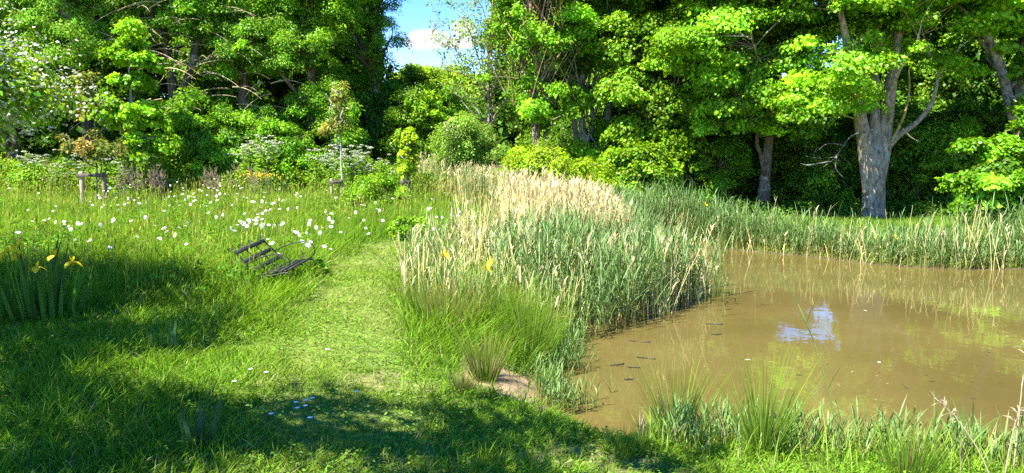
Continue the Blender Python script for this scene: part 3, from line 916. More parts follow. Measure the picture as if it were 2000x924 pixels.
def build_undergrowth():
    r = np.random.default_rng(103)
    n = 2600
    x = r.uniform(-22, 0.5, n); y = r.uniform(20.8, 27.5, n)
    k = (y > 22.0 + 1.4 * vnoise(x, y * 0, .5, 61) + .9 * sstep(-9, -4, x)) & (vnoise(x, y, .8, 64) > .18)
    x, y = x[k], y[k]; n = len(x)
    top = .45 + .80 * vnoise(x, y, .6, 62) * sstep(21, 24, y)
    C = np.stack([x, y, ground(x, y) + top * r.uniform(.35, 1.0, n)], -1)
    mb = MB()
    fill_clumps(mb, r, C, r.uniform(.16, .36, n), .7, 42, .085, .6, [(.075, .155, .02), (.11, .19, .022), (.13, .20, .03)], .3, .8, .55)
    # woodland floor
    n = 1500
    x = r.uniform(-24, 24, n); y = woodline(x) + r.uniform(.2, 6, n)
    C = np.stack([x, y, ground(x, y) + r.uniform(.05, .4, n)], -1)
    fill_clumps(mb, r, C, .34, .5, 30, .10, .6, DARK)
    tag(mb.build('undergrowth', M_LEAF), 'leafy nettles and brambles along the foot of the left hand wood', 'undergrowth', kind='stuff')


def build_far_wood():
    r = np.random.default_rng(104)
    n = 4200
    x = r.uniform(-46, 50, n)
    y = 38 + r.uniform(0, 4, n) - .004 * x * x
    px = x / y * FPX + 1000
    gap = sstep(140, 90, abs(px - 845))
    top = 11.5 * (1 - gap) + 1.5 * gap
    top = np.where(abs(px - 1600) < 85, 4.4, top)
    z = ground(x, y) + r.random(n) ** .9 * top * (.75 + .4 * vnoise(x, y, .4, 71))
    C = np.stack([x, y, z], -1)
    mb = MB()
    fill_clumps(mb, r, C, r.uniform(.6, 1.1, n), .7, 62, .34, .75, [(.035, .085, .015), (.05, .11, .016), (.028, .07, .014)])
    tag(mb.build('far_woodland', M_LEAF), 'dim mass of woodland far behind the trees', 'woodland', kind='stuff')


def build_meadow_weeds():
    r = np.random.default_rng(105)
    x, y = wedge(r, 8.0, 22, 26)
    k = (x < -2.2) & (path_d(x, y) > 1.0) & (vnoise(x, y, .55, 91) + .25 * r.random(len(x)) > .66)
    x, y = x[k], y[k]; n = len(x)
    C = np.stack([x, y, ground(x, y) + r.uniform(.06, .30, n)], -1)
    mb = MB()
    fill_clumps(mb, r, C, r.uniform(.07, .16, n), .8, 16, .060, .5, [(.06, .13, .02), (.085, .17, .022), (.045, .10, .018)], .2, .8, .6)
    x, y = wedge(r, 7.5, 24, 30)
    k = (path_d(x, y) > .9) & (pond_d(x, y) > .5) & (x < 1) & (vnoise(x, y, .7, 92) > .3)
    x, y = x[k], y[k]; n = len(x)
    a = r.random(n) * 6.283; az = np.stack([np.cos(a), np.sin(a), 0 * a], -1)
    P = np.stack([x, y, ground(x, y)], -1); L = r.uniform(.38, .68, n)
    D = unit(az * r.uniform(.02, .25, n)[:, None] + A3([0, 0, 1])); B = az * .08
    c = palette(r, [(.17, .20, .05), (.22, .19, .09), (.14, .20, .04)], n)
    S = np.stack([-np.sin(a), np.cos(a), 0 * a], -1)
    mb.ribbons(P, D, B, L, .005, S, [1, .9, .8, .6], c * .8, c)
    mb.ribbons(P + D * (L * .85)[:, None] + B * (L * .72)[:, None], D, B, r.uniform(.05, .10, n), .016, S, [.3, 1, .8, 0], c * 1.1, c * A3([1.25, 1.0, 1.1]))
    tag(mb.build('meadow_weeds', M_GRASS), 'seeding grass stems and low weeds among the long meadow grass', 'meadow plants', kind='stuff')


build_meadow_weeds()
build_grass()
build_clover()
build_undergrowth()
build_far_wood()

# ------------------------------------------------------------------ reeds
def reeds(mb, r, x, y, z, h, leaves=7, colA=(.105, .200, .045), colB=(.175, .290, .085), stem=(.24, .28, .07), leafL=.42, leafW=.0145, upright=1.5, stemW=.008):
    n = len(x)
    P = np.stack([x, y, z], -1)
    a = r.random(n) * 6.283
    az = np.stack([np.cos(a), np.sin(a), 0 * a], -1)
    D = unit(A3([0, 0, 1]) + az * r.uniform(0, .16, n)[:, None])
    B = az * r.uniform(-.03, .10, n)[:, None]
    s = a + 1.57 + r.normal(0, .5, n)
    S = np.stack([np.cos(s), np.sin(s), 0 * s], -1)
    st = A3(stem) * np.exp(r.normal(0, .2, (n, 1)))
    for q in (0, 1):
        SS = S if q == 0 else np.cross(S, A3([0, 0, 1]))
        mb.ribbons(P, D, B, h, stemW, SS, [1, .9, .6, .3], st * A3([1.15, .95, .85]), st)
    idx = np.repeat(np.arange(n), leaves); m = len(idx)
    t = np.tile(np.linspace(.28, .97, leaves), n) + r.normal(0, .04, m)
    PL = P[idx] + D[idx] * (h[idx] * t)[:, None] + B[idx] * (h[idx] * t * t)[:, None]
    la = a[idx] + np.tile(np.arange(leaves) * 3.14, n) + r.normal(0, .7, m)
    lz = np.stack([np.cos(la), np.sin(la), 0 * la], -1)
    DL = unit(lz * r.uniform(.20, .75, m)[:, None] + A3([0, 0, upright]))
    BL = lz * r.uniform(.05, .35, m)[:, None] - A3([0, 0, 1]) * (r.random(m) ** 2 * .75)[:, None]
    SL = unit(np.cross(lz, A3([0, 0, 1])) + r.normal(0, .25, (m, 3)))
    k = r.random((m, 1))
    c = (A3(colA) * (1 - k) + A3(colB) * k) * np.exp(r.normal(0, .15, (m, 1)))
    mb.ribbons(PL, DL, BL, leafL * r.uniform(.6, 1.3, m) * np.minimum(1, h[idx] / 1.0 + .2), leafW * r.uniform(.7, 1.3, m), SL, [.7, 1, .75, 0], c * .9, c)


def dead_reeds(mb, r, x, y, z, h, plume=.4, lean=.10):
    n = len(x)
    P = np.stack([x, y, z], -1)
    a = r.random(n) * 6.283
    az = np.stack([np.cos(a), np.sin(a), 0 * a], -1)
    D = unit(A3([0, 0, 1]) + az * (np.abs(r.normal(0, lean, n)))[:, None])
    B = az * r.uniform(-.02, .10, n)[:, None]
    c = A3([.67, .59, .27]) * np.exp(r.normal(0, .18, (n, 1))) * A3([1, .97, .9]) ** r.normal(0, 1, (n, 1))
    for q in (0, 1):
        S = np.stack([np.cos(a + q * 1.57), np.sin(a + q * 1.57), 0 * a], -1)
        mb.ribbons(P, D, B, h, .0125, S, [1, .9, .8, .5], c * .85, c * 1.1)
    # loose dry sheaths
    idx = np.repeat(np.arange(n), 2); m = len(idx)
    t = r.uniform(.25, .9, m)
    PL = P[idx] + D[idx] * (h[idx] * t)[:, None] + B[idx] * (h[idx] * t * t)[:, None]
    la = r.random(m) * 6.283
    lz = np.stack([np.cos(la), np.sin(la), 0 * la], -1)
    mb.ribbons(PL, unit(lz * r.uniform(.1, .6, m)[:, None] + A3([0, 0, 1])), lz * .2 - A3([0, 0, 1]) * r.uniform(0, .7, m)[:, None], r.uniform(.12, .3, m), .012,
               np.cross(lz, A3([0, 0, 1])), [.8, 1, 0], c[idx], c[idx] * 1.15)
    # feathery seed heads
    k = np.where(r.random(n) < plume)[0]
    idx = np.repeat(k, 6); m = len(idx)
    t = r.uniform(.90, 1.0, m)
    PL = P[idx] + D[idx] * (h[idx] * t)[:, None] + B[idx] * (h[idx] * t * t)[:, None]
    la = a[idx] + r.normal(0, .9, m)
    lz = np.stack([np.cos(la), np.sin(la), 0 * la], -1)
    pc = A3([.47, .385, .20]) * np.exp(r.normal(0, .2, (m, 1)))
    mb.ribbons(PL, unit(lz * .22 + A3([0, 0, 1])), lz * .3 - A3([0, 0, .3]), r.uniform(.08, .20, m), .014, np.cross(lz, A3([0, 0, 1])), [.6, 1, 0], pc, pc * 1.25)


def poly_scatter(r, poly, n):
    poly = A3(poly)
    lo, hi = poly.min(0), poly.max(0)
    p = r.uniform(lo, hi, (n * 6, 2))
    ins = np.zeros(len(p), bool)
    for i in range(len(poly)):
        a, b = poly[i], poly[(i + 1) % len(poly)]
        ins ^= ((a[1] > p[:, 1]) != (b[1] > p[:, 1])) & (p[:, 0] < (b[0] - a[0]) * (p[:, 1] - a[1]) / (b[1] - a[1] + 1e-12) + a[0])
    p = p[ins][:n]
    return p[:, 0], p[:, 1]


def gw(x, y):
    return np.maximum(ground(x, y), -.05)


def build_reeds():
    r = np.random.default_rng(201)
    g, dd = MB(), MB()
    # the big bed on the near left shore, standing partly in the water
    x, y = poly_scatter(r, [(.25, 8.5), (1.0, 8.3), (1.7, 9.3), (2.3, 10.1), (2.7, 10.6), (2.85, 11.3), (2.75, 12.2), (2.6, 13.4), (2.5, 15.2), (2.4, 17.2), (1.8, 17.2), (1.2, 15.0), (.1, 12.6), (-.6, 11.2), (-.4, 9.6)], 2900)
    k = vnoise(x, y, 1.4, 81) + .25 * r.random(len(x)) > .28
    x, y = x[k], y[k]
    edge = sstep(1.6, 3.0, x - .12 * (y - 10))
    h = (.94 - .26 * edge - .22 * sstep(.9, .2, x - .22 * (y - 10)) - .35 * sstep(9.4, 8.4, y) - .30 * sstep(.1, -.5, x)) * r.uniform(.7, 1.15, len(x))
    reeds(g, r, x, y, gw(x, y), h)
    x, y = poly_scatter(r, [(.2, 11.2), (1.4, 11.0), (1.9, 12.0), (2.1, 14.6), (1.7, 16.2), (.7, 15.4), (-.3, 13.2)], 2700)
    k = vnoise(x, y, 1.1, 82) > .2
    x, y = x[k], y[k]
    dead_reeds(dd, r, x, y, gw(x, y), (1.30 - .22 * sstep(1.2, 2.8, x)) * r.uniform(.72, 1.1, len(x)))
    x, y = poly_scatter(r, [(-.5, 9.4), (.4, 8.9), (2.2, 9.8), (3.1, 11.2), (2.6, 12.2), (.3, 12.3), (-.9, 12.0)], 900)
    dead_reeds(dd, r, x, y, gw(x, y), .86 * r.uniform(.45, 1.3, len(x)), .15, .2)
    x, y = poly_scatter(r, [(-1.25, 8.3), (-.2, 7.6), (.6, 8.0), (1.2, 9.4), (.4, 12.0), (-1.2, 12.4), (-1.5, 10)], 1500)
    k = vnoise(x, y, 1.9, 87) + .3 * r.random(len(x)) > .45
    x, y = x[k], y[k]
    q = r.random(len(x)) < .45
    dead_reeds(dd, r, x[q], y[q], gw(x[q], y[q]), r.uniform(.25, .8, q.sum()), .1, .24)
    q = ~q
    reeds(g, r, x[q], y[q], gw(x[q], y[q]), r.uniform(.25, .62, q.sum()), 6, (.12, .22, .035), (.18, .29, .06), leafW=.010)
    x, y = poly_scatter(r, [(.6, 9.0), (1.8, 9.4), (2.7, 10.7), (2.7, 12.4), (2.2, 15), (1.2, 12.2)], 420)
    dead_reeds(dd, r, x, y, gw(x, y), r.uniform(.3, 1.2, len(x)), .25, .17)
    # dead reeds further back along the meadow's edge
    for poly, n, hh in (([(-3.6, 24.5), (-2.0, 24), (-2.0, 26), (-3.6, 26)], 230, 1.15), ([(-1.6, 20.5), (.4, 19.6), (.5, 22), (-1.4, 22.4)], 330, 1.15), ([(-2.6, 22.5), (-.6, 22), (-.6, 24), (-2.4, 24)], 60, 1.0)):
        x, y = poly_scatter(r, poly, n)
        dead_reeds(dd, r, x, y, gw(x, y), hh * r.uniform(.6, 1.1, len(x)), .6)
        x, y = poly_scatter(r, poly, n // 2)
        reeds(g, r, x, y, gw(x, y), .95 * r.uniform(.6, 1.1, len(x)))
    # the fringe along the far shore
    n = 3400
    x = r.uniform(2.6, 16.5, n)
    yb = np.interp(x, [2.6, 3.5, 4.3, 5.2, 6.4, 7.3, 8.6, 10.5, 13.5, 16.5], [17.0, 17.2, 17.3, 16.7, 15.6, 14.3, 13.8, 14.0, 14.4, 14.6])
    y = yb - .12 + np.abs(r.normal(0, .85, n))
    k = vnoise(x, y, 1.5, 83) + .3 * r.random(n) > .22
    x, y, yb = x[k], y[k], yb[k]
    hx = np.interp(x, [2.6, 4, 4.8, 5.6, 6.2, 7.5, 10, 16], [.90, 1.0, .95, .58, .48, .52, .62, .66])
    hx = hx * (.55 + .85 * vnoise(x, y, .8, 88))
    reeds(g, r, x, y, gw(x, y), hx * r.uniform(.55, 1.1, len(x)), 6, leafL=.36)
    n = 330
    x = r.uniform(3.0, 15, n)
    y = np.interp(x, [2.6, 3.5, 4.3, 5.2, 6.4, 7.3, 8.6, 10.5, 13.5, 16.5], [17.0, 17.2, 17.3, 16.7, 15.6, 14.3, 13.8, 14.0, 14.4, 14.6]) + np.abs(r.normal(0, .45, n)) - .2
    dead_reeds(dd, r, x, y, gw(x, y), (.45 + .8 * vnoise(x, y, .8, 89)) * r.uniform(.15, 1.2, n), .22, .24)
    # thin outliers standing in the water
    x, y = poly_scatter(r, [(1.1, 8.3), (2.9, 9.9), (3.3, 11.2), (3.5, 13.0), (3.0, 13), (2.4, 10.8), (.9, 9.0)], 80)
    reeds(g, r, x, y, gw(x, y), r.uniform(.35, .9, len(x)), 5)
    tag(g.build('green_reeds', M_REED), 'blue green new reeds growing along the pond edge', 'reeds', kind='stuff')
    tag(dd.build('dead_reeds', M_STRAW), 'straw coloured dead reed stalks with feathery heads beside the pond', 'reeds', kind='stuff')


def build_shore_grass():
    """sedge and young reed on the near shore at the right"""
    r = np.random.default_rng(202)
    mb = MB()
    n = 900
    x = r.uniform(1.05, 5.2, n)
    y = np.interp(x, [1, 1.9, 3, 4.6, 6], [5.15, 5.0, 4.75, 4.25, 3.9]) - np.abs(r.normal(0, .22, n)) + .03
    k = vnoise(x, y, 2.2, 84) > .47
    x, y = x[k], y[k]
    reeds(mb, r, x, y, gw(x, y), .20 * r.uniform(.5, 1.6, len(x)), 5, (.13, .24, .05), (.19, .32, .085), leafL=.34, leafW=.011)
    n = 4200
    x = r.uniform(.9, 5.2, n)
    y = np.interp(x, [1, 1.9, 3, 4.6, 6], [5.15, 5.0, 4.75, 4.25, 3.9]) - np.abs(r.normal(0, .30, n)) + .02
    a = r.random(n) * 6.283; az = np.stack([np.cos(a), np.sin(a), 0 * a], -1)
    c = np.where((r.random(n) < .16)[:, None], A3([.42, .34, .18]), palette(r, [(.13, .22, .02), (.15, .22, .04), (.10, .17, .03)], n))
    mb.ribbons(np.stack([x, y, gw(x, y)], -1), unit(az * r.uniform(.05, .45, n)[:, None] + A3([0, 0, 1])), az * r.uniform(0, .4, n)[:, None] - A3([0, 0, 1]) * r.uniform(0, .3, n)[:, None],
               r.uniform(.08, .34, n), .006, np.stack([-np.sin(a), np.cos(a), 0 * a], -1), [.8, 1, .7, 0], c * .85, c)
    # weedy margin under the left bank
    n = 700
    i = r.integers(0, 5, n); t = r.random(n)
    p = POND[i] * (1 - t)[:, None] + POND[i + 1] * t[:, None] + r.normal(0, .13, (n, 2))
    k = (p[:, 1] > 5.8) & (vnoise(p[:, 0], p[:, 1], 3, 86) > .45)
    x, y = p[k, 0], p[k, 1]
    reeds(mb, r, x, y, gw(x, y), .16 * r.uniform(.5, 1.6, len(x)), 5, (.12, .22, .045), (.17, .29, .07), leafL=.26, leafW=.010)
    tag(mb.build('shore_grass', M_REED), 'pale green sedge and young shoots along the near water edge', 'sedge', kind='stuff')


build_reeds()
build_shore_grass()

# ------------------------------------------------------------------ rush tussocks
def tussock(loc, label, seed, n, h, spread, brown, lean=(0, 0)):
    r = np.random.default_rng(seed)
    mb = MB()
    a = r.random(n) * 6.283; q = r.random(n) ** .6
    az = np.stack([np.cos(a), np.sin(a), 0 * a], -1)
    P = az * (q * spread)[:, None]
    P[:, 2] = -.02
    D = unit(A3([lean[0], lean[1], 1]) + az * (q * .42 + r.normal(0, .06, n))[:, None])
    B = az * r.uniform(0, .22, n)[:, None]
    br = (r.random(n) < brown)[:, None]
    cA = np.where(br, A3([.16, .10, .045]), A3([.10, .20, .02])) * np.exp(r.normal(0, .2, (n, 1)))
    cB = np.where(br, A3([.34, .24, .11]), A3([.19, .31, .025])) * np.exp(r.normal(0, .2, (n, 1)))
    s = r.random(n) * 6.28
    mb.ribbons(P, D, B, h * r.uniform(.35, 1.2, n), .0055, np.stack([np.cos(s), np.sin(s), 0 * s], -1), [1, .9, .6, 0], cA, cB)
    o = mb.build('rush_tussock', M_GRASS, loc=loc)
    return tag(o, label, 'rushes', 'tussocks of rush round the pond')


for px, py, lab, n, h, sp, br, ln in (
        (875, 652, 'brownish leaning rush tussock at the front of the reed bed beside the path', 480, .66, .24, .45, (.12, 0)),
        (948, 742, 'dark brown based rush tussock just above the bare earth patch', 330, .46, .10, .45, (0, 0)),
        (1035, 700, 'tall bright green rush tussock at the water edge by the reeds', 560, .74, .20, .12, (.06, 0)),
        (905, 770, 'small rush tuft on the edge of the shade beside the bare earth', 160, .22, .06, .5, (0, 0)),
        (985, 655, 'slender green rush tussock between the brown one and the reeds', 520, .70, .18, .12, (0, 0)),
        (840, 625, 'loose yellow green tuft of rush nearest the path', 360, .50, .18, .25, (-.08, 0)),
        (1322, 872, 'rush clump standing up against the water in the near shore middle', 300, .64, .075, .18, (.02, 0)),
        (1490, 893, 'rush clump with a spray of fine tips to the right on the near shore', 300, .68, .07, .10, (.02, 0)),
        (1780, 930, 'dense grassy rush clump low at the bottom right shore', 260, .34, .16, .12, (.1, 0))):
    p = pix(px, py)[0]
    tussock(tuple(p), lab, int(px), n, h, sp, br, ln)
p = pix(1215, 890)[0]
tussock(tuple(p), 'low dark green grass tuft on the near shore corner', 5, 420, .16, .12, .05)

# ------------------------------------------------------------------ lone reeds
def lone_reed(loc, label, seed, h, lean, dead=False):
    r = np.random.default_rng(seed)
    o = empty('lone_reed', loc, label, 'reed', 'single reeds at the water')
    end = A3([lean[0], lean[1], h])
    q = bez((0, 0, -.05), (end[0] * .3, end[1] * .3, h * .6), end, 8)
    st = MB()
    st.tube(q, np.linspace(.006, .002, 8), (.42, .34, .19) if dead else (.15, .22, .06), 5)
    st.build('stem', M_STRAW if dead else M_REED, o)
    if dead:
        pm = MB(); n = 22
        P = q[7] - (q[7] - q[5]) * np.linspace(0, 1, n)[:, None]
        pm.tube(q[5:], .003, (.36, .27, .17), 4)
        D = unit(r.normal(0, .4, (n, 3)) + A3([lean[0] * .5, 0, .6]))
        pm.ribbons(P, D, np.tile(A3([0, 0, -.4]), (n, 1)), r.uniform(.04, .1, n), .008, unit(r.normal(size=(n, 3))), [.6, 1, 0], A3([.36, .27, .17]), A3([.42, .33, .2]))
        pm.build('seed_head', M_STRAW, o)
    else:
        for i, s in ((3, 1), (5, -1), (6, 1), (7, -1)):
            lf = MB()
            dr = unit(A3([s * r.uniform(.1, .5), r.normal(0, .2), 1]))
            lf.ribbons(q[i][None], dr[None], A3([[s * .15, 0, -.1]]), r.uniform(.2, .34), .017, A3([[.7, .7, 0]]), [.6, 1, .7, 0], A3([.10, .19, .05]), A3([.13, .23, .06]))
            lf.build('leaf', M_REED, o)


for px, py, lab, h, ln, dead in (
        (1476, 600, 'single upright green reed standing alone in open water', .36, (0, 0), False),
        (1410, 620, 'thin bent reed in the water beside the reed bed', .42, (.05, 0), False),
        (1645, 905, 'tall leaning green reed on the near shore with a long top blade', .95, (-.22, .25), False),
        (1978, 930, 'tall bleached dead stalk curving up at the bottom right edge', .78, (.10, .1), True),
        (1960, 940, 'short hooked dead stalk at the bottom right edge', .42, (.10, .05), True),
        (1945, 950, 'dead straw stalk slanting left over the near water', .48, (-.32, .1), True)):
    p = pix(px, py)[0]
    lone_reed((p[0], p[1], max(p[2], 0)), lab, int(px), h, ln, dead)

# ------------------------------------------------------------------ irises
YEL = A3([.76, .58, .012])


def flag_flower(mb, c, r, s=1.0):
    for k in range(3):
        a = k * 2.094 + r.random()
        o = A3([math.cos(a), math.sin(a), 0]); t = A3([-o[1], o[0], 0])
        mb.ribbons(A3(c)[None], unit(o + A3([0, 0, .55]))[None], (o * .25 - A3([0, 0, 1.15]))[None], .062 * s, .052 * s, t[None], [.35, .8, 1, .75, 0], YEL * .8, YEL)
        a += 1.05
        o = A3([math.cos(a), math.sin(a), 0]); t = A3([-o[1], o[0], 0])
        mb.ribbons(A3(c)[None], unit(o * .4 + A3([0, 0, 1]))[None], o[None] * .1, .045 * s, .02 * s, t[None], [.5, 1, 0], YEL, YEL)


def iris(loc, label, seed, nleaf, h, spread, flowers, width=.030, col=(.055, .125, .035)):
    r = np.random.default_rng(seed)
    o = empty('iris_plant', loc, label, 'iris', 'iris plants')
    mb = MB()
    a = r.random(nleaf) * 6.283; q = r.random(nleaf) ** .6
    az = np.stack([np.cos(a), np.sin(a), 0 * a], -1)
    P = az * A3([1, .6, 0]) * (q * spread)[:, None]
    D = unit(A3([0, 0, 1]) + az * (q * .30 + r.normal(0, .05, nleaf))[:, None])
    B = az * (r.random(nleaf) ** 3 * .35)[:, None] - A3([0, 0, 1]) * (r.random(nleaf) ** 4 * .5)[:, None]
    s = r.random(nleaf) * 6.28
    c = A3(col) * np.exp(r.normal(0, .2, (nleaf, 1)))
    mb.ribbons(P, D, B, h * r.uniform(.55, 1.1, nleaf), width * r.uniform(.7, 1.2, nleaf), np.stack([np.cos(s), np.sin(s), 0 * s], -1), [.75, 1, 1, .75, .4, 0], c * 1.15, c)
    mb.build('leaves', M_LEAF, o)
    for fx, fy, fz in flowers:
        st = MB()
        q = bez((fx * .4, fy * .4, 0), (fx * .7, fy * .7, fz * .6), (fx, fy, fz), 6)
        st.tube(q, .005, (.09, .16, .04), 5)
        so = st.build('flower_stem', M_LEAF, o)
        fl = MB(); flag_flower(fl, (fx, fy, fz), r, 1.35)
        fl.build('flower', M_PETAL, so)
    return o


def local_flowers(base, pts, dy=0.0):
    """flower positions read off the photograph at the plant's own depth"""
    out = []
    for px, py in pts:
        dep = base[1] + dy
        out.append(((px - 1000) / FPX * dep * 1.0 - base[0], dy, zz(py, dep) - base[2]))
    return out


p = pix(80, 625)[0]
iris(tuple(p), 'large dark iris clump with yellow flowers at the left edge of the shade', 301, 60, .80, .46, local_flowers(p, [(30, 478), (8, 492), (30, 498), (62, 522), (100, 498), (133, 512)], -0.22), .046, (.06, .155, .022))
p = pix(318, 690)[0]
iris(tuple(p), 'small fan of iris leaves in the shaded grass right of the large clump', 302, 13, .40, .13, [], .028, (.06, .14, .04))
p = pix(395, 885)[0]
iris(tuple(p), 'low dark sword leaved iris in the shaded foreground', 303, 12, .30, .11, [], .028, (.04, .10, .03))
p = pix(202, 862)[0]
iris(tuple(p), 'single narrow iris shoot with a pale tip in the near shade', 304, 3, .19, .02, [], .018, (.10, .19, .05))
for px, py, base_py, lab, s in ((868, 495, 600, 'yellow iris with one bloom above the reeds on the left', 305), (957, 517, 610, 'yellow iris with a pair of blooms deeper in the reed bed', 306), (1752, 462, 505, 'far shore iris with a small yellow bloom among reeds', 307),
                                (1378, 398, 470, 'distant iris with a yellow bloom by the old brown reeds', 308)):
    p = pix(px, base_py)[0]
    fl = [(px, py)] if s != 306 else [(px, py - 5), (px - 6, py + 4)]
    iris(tuple(p), lab, s, 14, .62, .12, local_flowers(p, fl), .022, (.075, .15, .04))

# ------------------------------------------------------------------ oxeye daisies
def daisy_mesh(seed):
    r = np.random.default_rng(seed)
    mb = MB()
    h = .42
    mb.tube(bez((0, 0, 0), (.02, 0, h * .6), (.03, .02, h), 4), .0035, (.10, .18, .04), 4)
    c = A3([.03, .02, h]); tilt = unit(A3([r.normal(0, .4), -.35 + r.normal(0, .4), 1]))
    e1 = unit(np.cross(tilt, A3([0, 1, 0]))); e2 = np.cross(tilt, e1)
    for k in range(13):
        a = k * 2 * math.pi / 13
        o = e1 * math.cos(a) + e2 * math.sin(a); t = np.cross(tilt, o)
        mb.ribbons((c + o * .008)[None], (o + tilt * .12)[None], (-tilt * .25)[None], .032, .015, t[None], [.6, 1, .85, .3], A3([.80, .80, .76]), A3([.84, .84, .82]))
    an = np.arange(8) * math.pi / 4
    V = np.concatenate([[c + tilt * .012], c + (e1[None] * np.cos(an)[:, None] + e2[None] * np.sin(an)[:, None]) * .011 + tilt * .005])
    mb.add(V, [np.array([[0, 1 + i, 1 + (i + 1) % 8] for i in range(8)])], (.65, .42, .02))
    return mb.mesh('oxeye_daisy', M_PETAL)


def daisies():
    r = np.random.default_rng(401)
    meshes = [daisy_mesh(i) for i in range(4)]
    G = 'oxeye daisies in the meadow'
    k = 0
    for px, py, sx, sy, n, lab in (
            (498, 432, 30, 12, 38, 'white oxeye daisy in the dense patch just behind the bench'),
            (395, 382, 55, 16, 62, 'white oxeye daisy in the broad drift between the left stakes and the middle'),
            (520, 385, 40, 12, 24, 'white oxeye daisy spread left of the middle stakes'),
            (226, 372, 22, 11, 26, 'white oxeye daisy crowded round the right foot of the left stakes'),
            (130, 420, 65, 28, 34, 'white oxeye daisy scattered below the left stakes'),
            (270, 425, 55, 26, 22, 'white oxeye daisy dotted over the open long grass'),
            (590, 455, 45, 18, 20, 'white oxeye daisy dotted to the right of the dense patch'),
            (660, 425, 40, 25, 20, 'white oxeye daisy below the middle stakes'),
            (705, 385, 30, 18, 14, 'white oxeye daisy beside the tall umbel plants'),
            (860, 410, 28, 14, 12, 'white oxeye daisy in the grass left of the dead reeds')):
        x = r.normal(px, sx, n); y = r.normal(py, sy, n)
        P = pix(x, y, .40)
        for p in P:
            if not 6 < p[1] < 26:
                continue
            o = bpy.data.objects.new('oxeye_daisy', meshes[k % 4]); COL.objects.link(o)
            s = r.uniform(.85, 1.15)
            o.location = (p[0], p[1], p[2] - .02 + r.uniform(-.12, .05)); o.rotation_euler = (0, 0, r.normal(0, .5))
            o.scale = (s * .72, s * .72, s)
            tag(o, lab, 'daisy', G)
            k += 1
    # lawn daisies in the short turf of the foreground
    mb = MB()
    mb.tube([(0, 0, 0), (0, 0, .06)], .0015, (.1, .18, .04), 4)
    an = np.arange(10) * math.pi / 5
    V = np.concatenate([[(0, 0, .064)], np.stack([np.cos(an) * .013, np.sin(an) * .013, .060 + 0 * an], -1)])
    mb.add(V, [np.array([[0, 1 + i, 1 + (i + 1) % 10] for i in range(10)])], (.8, .8, .78))
    me = mb.mesh('lawn_daisy', M_PETAL)
    for px, py in ((489, 730), (520, 733), (458, 754), (597, 789), (581, 806), (596, 804), (606, 825), (697, 773), (578, 795), (610, 786), (640, 690), (530, 820)):
        p = pix(px, py, .05)[0]
        o = bpy.data.objects.new('lawn_daisy', me); COL.objects.link(o); o.location = tuple(p)
        o.scale = (1.3, 1.3, 1.2)
        tag(o, 'tiny white daisy in the short foreground turf', 'daisy', 'tiny daisies in the short turf')


daisies()

# ------------------------------------------------------------------ cow parsley
def cow_parsley(seed, h):
    r = np.random.default_rng(seed)
    o = empty('cow_parsley', (0, 0, 0), 'white cow parsley', 'cow parsley', 'cow parsley along the foot of the wood')
    st = MB(); lf = MB()
    st.tube([(0, 0, -.02), (.01, 0, h * .5), (.02, .01, h * .7)], [.010, .008, .006], (.12, .20, .05), 5)
    heads = []
    for k in range(9):
        a = k * 1.1 + r.random(); q = r.uniform(.10, .30)
        e = A3([math.cos(a) * q, math.sin(a) * q, h * r.uniform(.66, 1.08)])
        s = A3([.01, 0, h * r.uniform(.4, .68)])
        st.tube(bez(s, (s + e) / 2 + A3([0, 0, .04]), e, 5), np.linspace(.006, .003, 5), (.12, .20, .05), 4)
        heads.append(e)
    st.build('stem', M_LEAF, o)
    n = 240
    zf = r.random(n) ** 1.3
    a = r.random(n) * 6.283; q = r.random(n) ** .5 * .34 * (1 - .5 * zf)
    P = np.stack([np.cos(a) * q, np.sin(a) * q, zf * h * .72 + .03], -1)
    lf.leaves(P, unit(np.stack([np.cos(a), np.sin(a), .2 + 0 * a], -1) + r.normal(0, .4, (n, 3))), unit(r.normal(0, .4, (n, 3)) + A3([0, 0, 1])), r.uniform(.06, .12, n), .055, palette(r, [(.085, .17, .03), (.11, .2, .035)], n))
    lf.build('leaves', M_LEAF, o)
    for e in heads:
        fh = MB(); n = 46
        a = r.random(n) * 6.283; q = r.random(n) ** .5 * r.uniform(.035, .07)
        P = e + np.stack([np.cos(a) * q, np.sin(a) * q, .03 - q * q * 4.0 + r.normal(0, .006, n)], -1)
        fh.leaves(P, unit(r.normal(size=(n, 3)) * A3([1, 1, .2])), unit(r.normal(0, .45, (n, 3)) + A3([0, 0, 1])), .022, .022, A3([.54, .56, .40]) * r.uniform(.85, 1.1, (n, 1)))
        for i in range(0, n, 3):
            fh.tube([e - A3([0, 0, .02]), P[i]], .0015, (.2, .28, .1), 3, cap=False)
        fh.build('flower_head', M_PETAL, o)
    return o


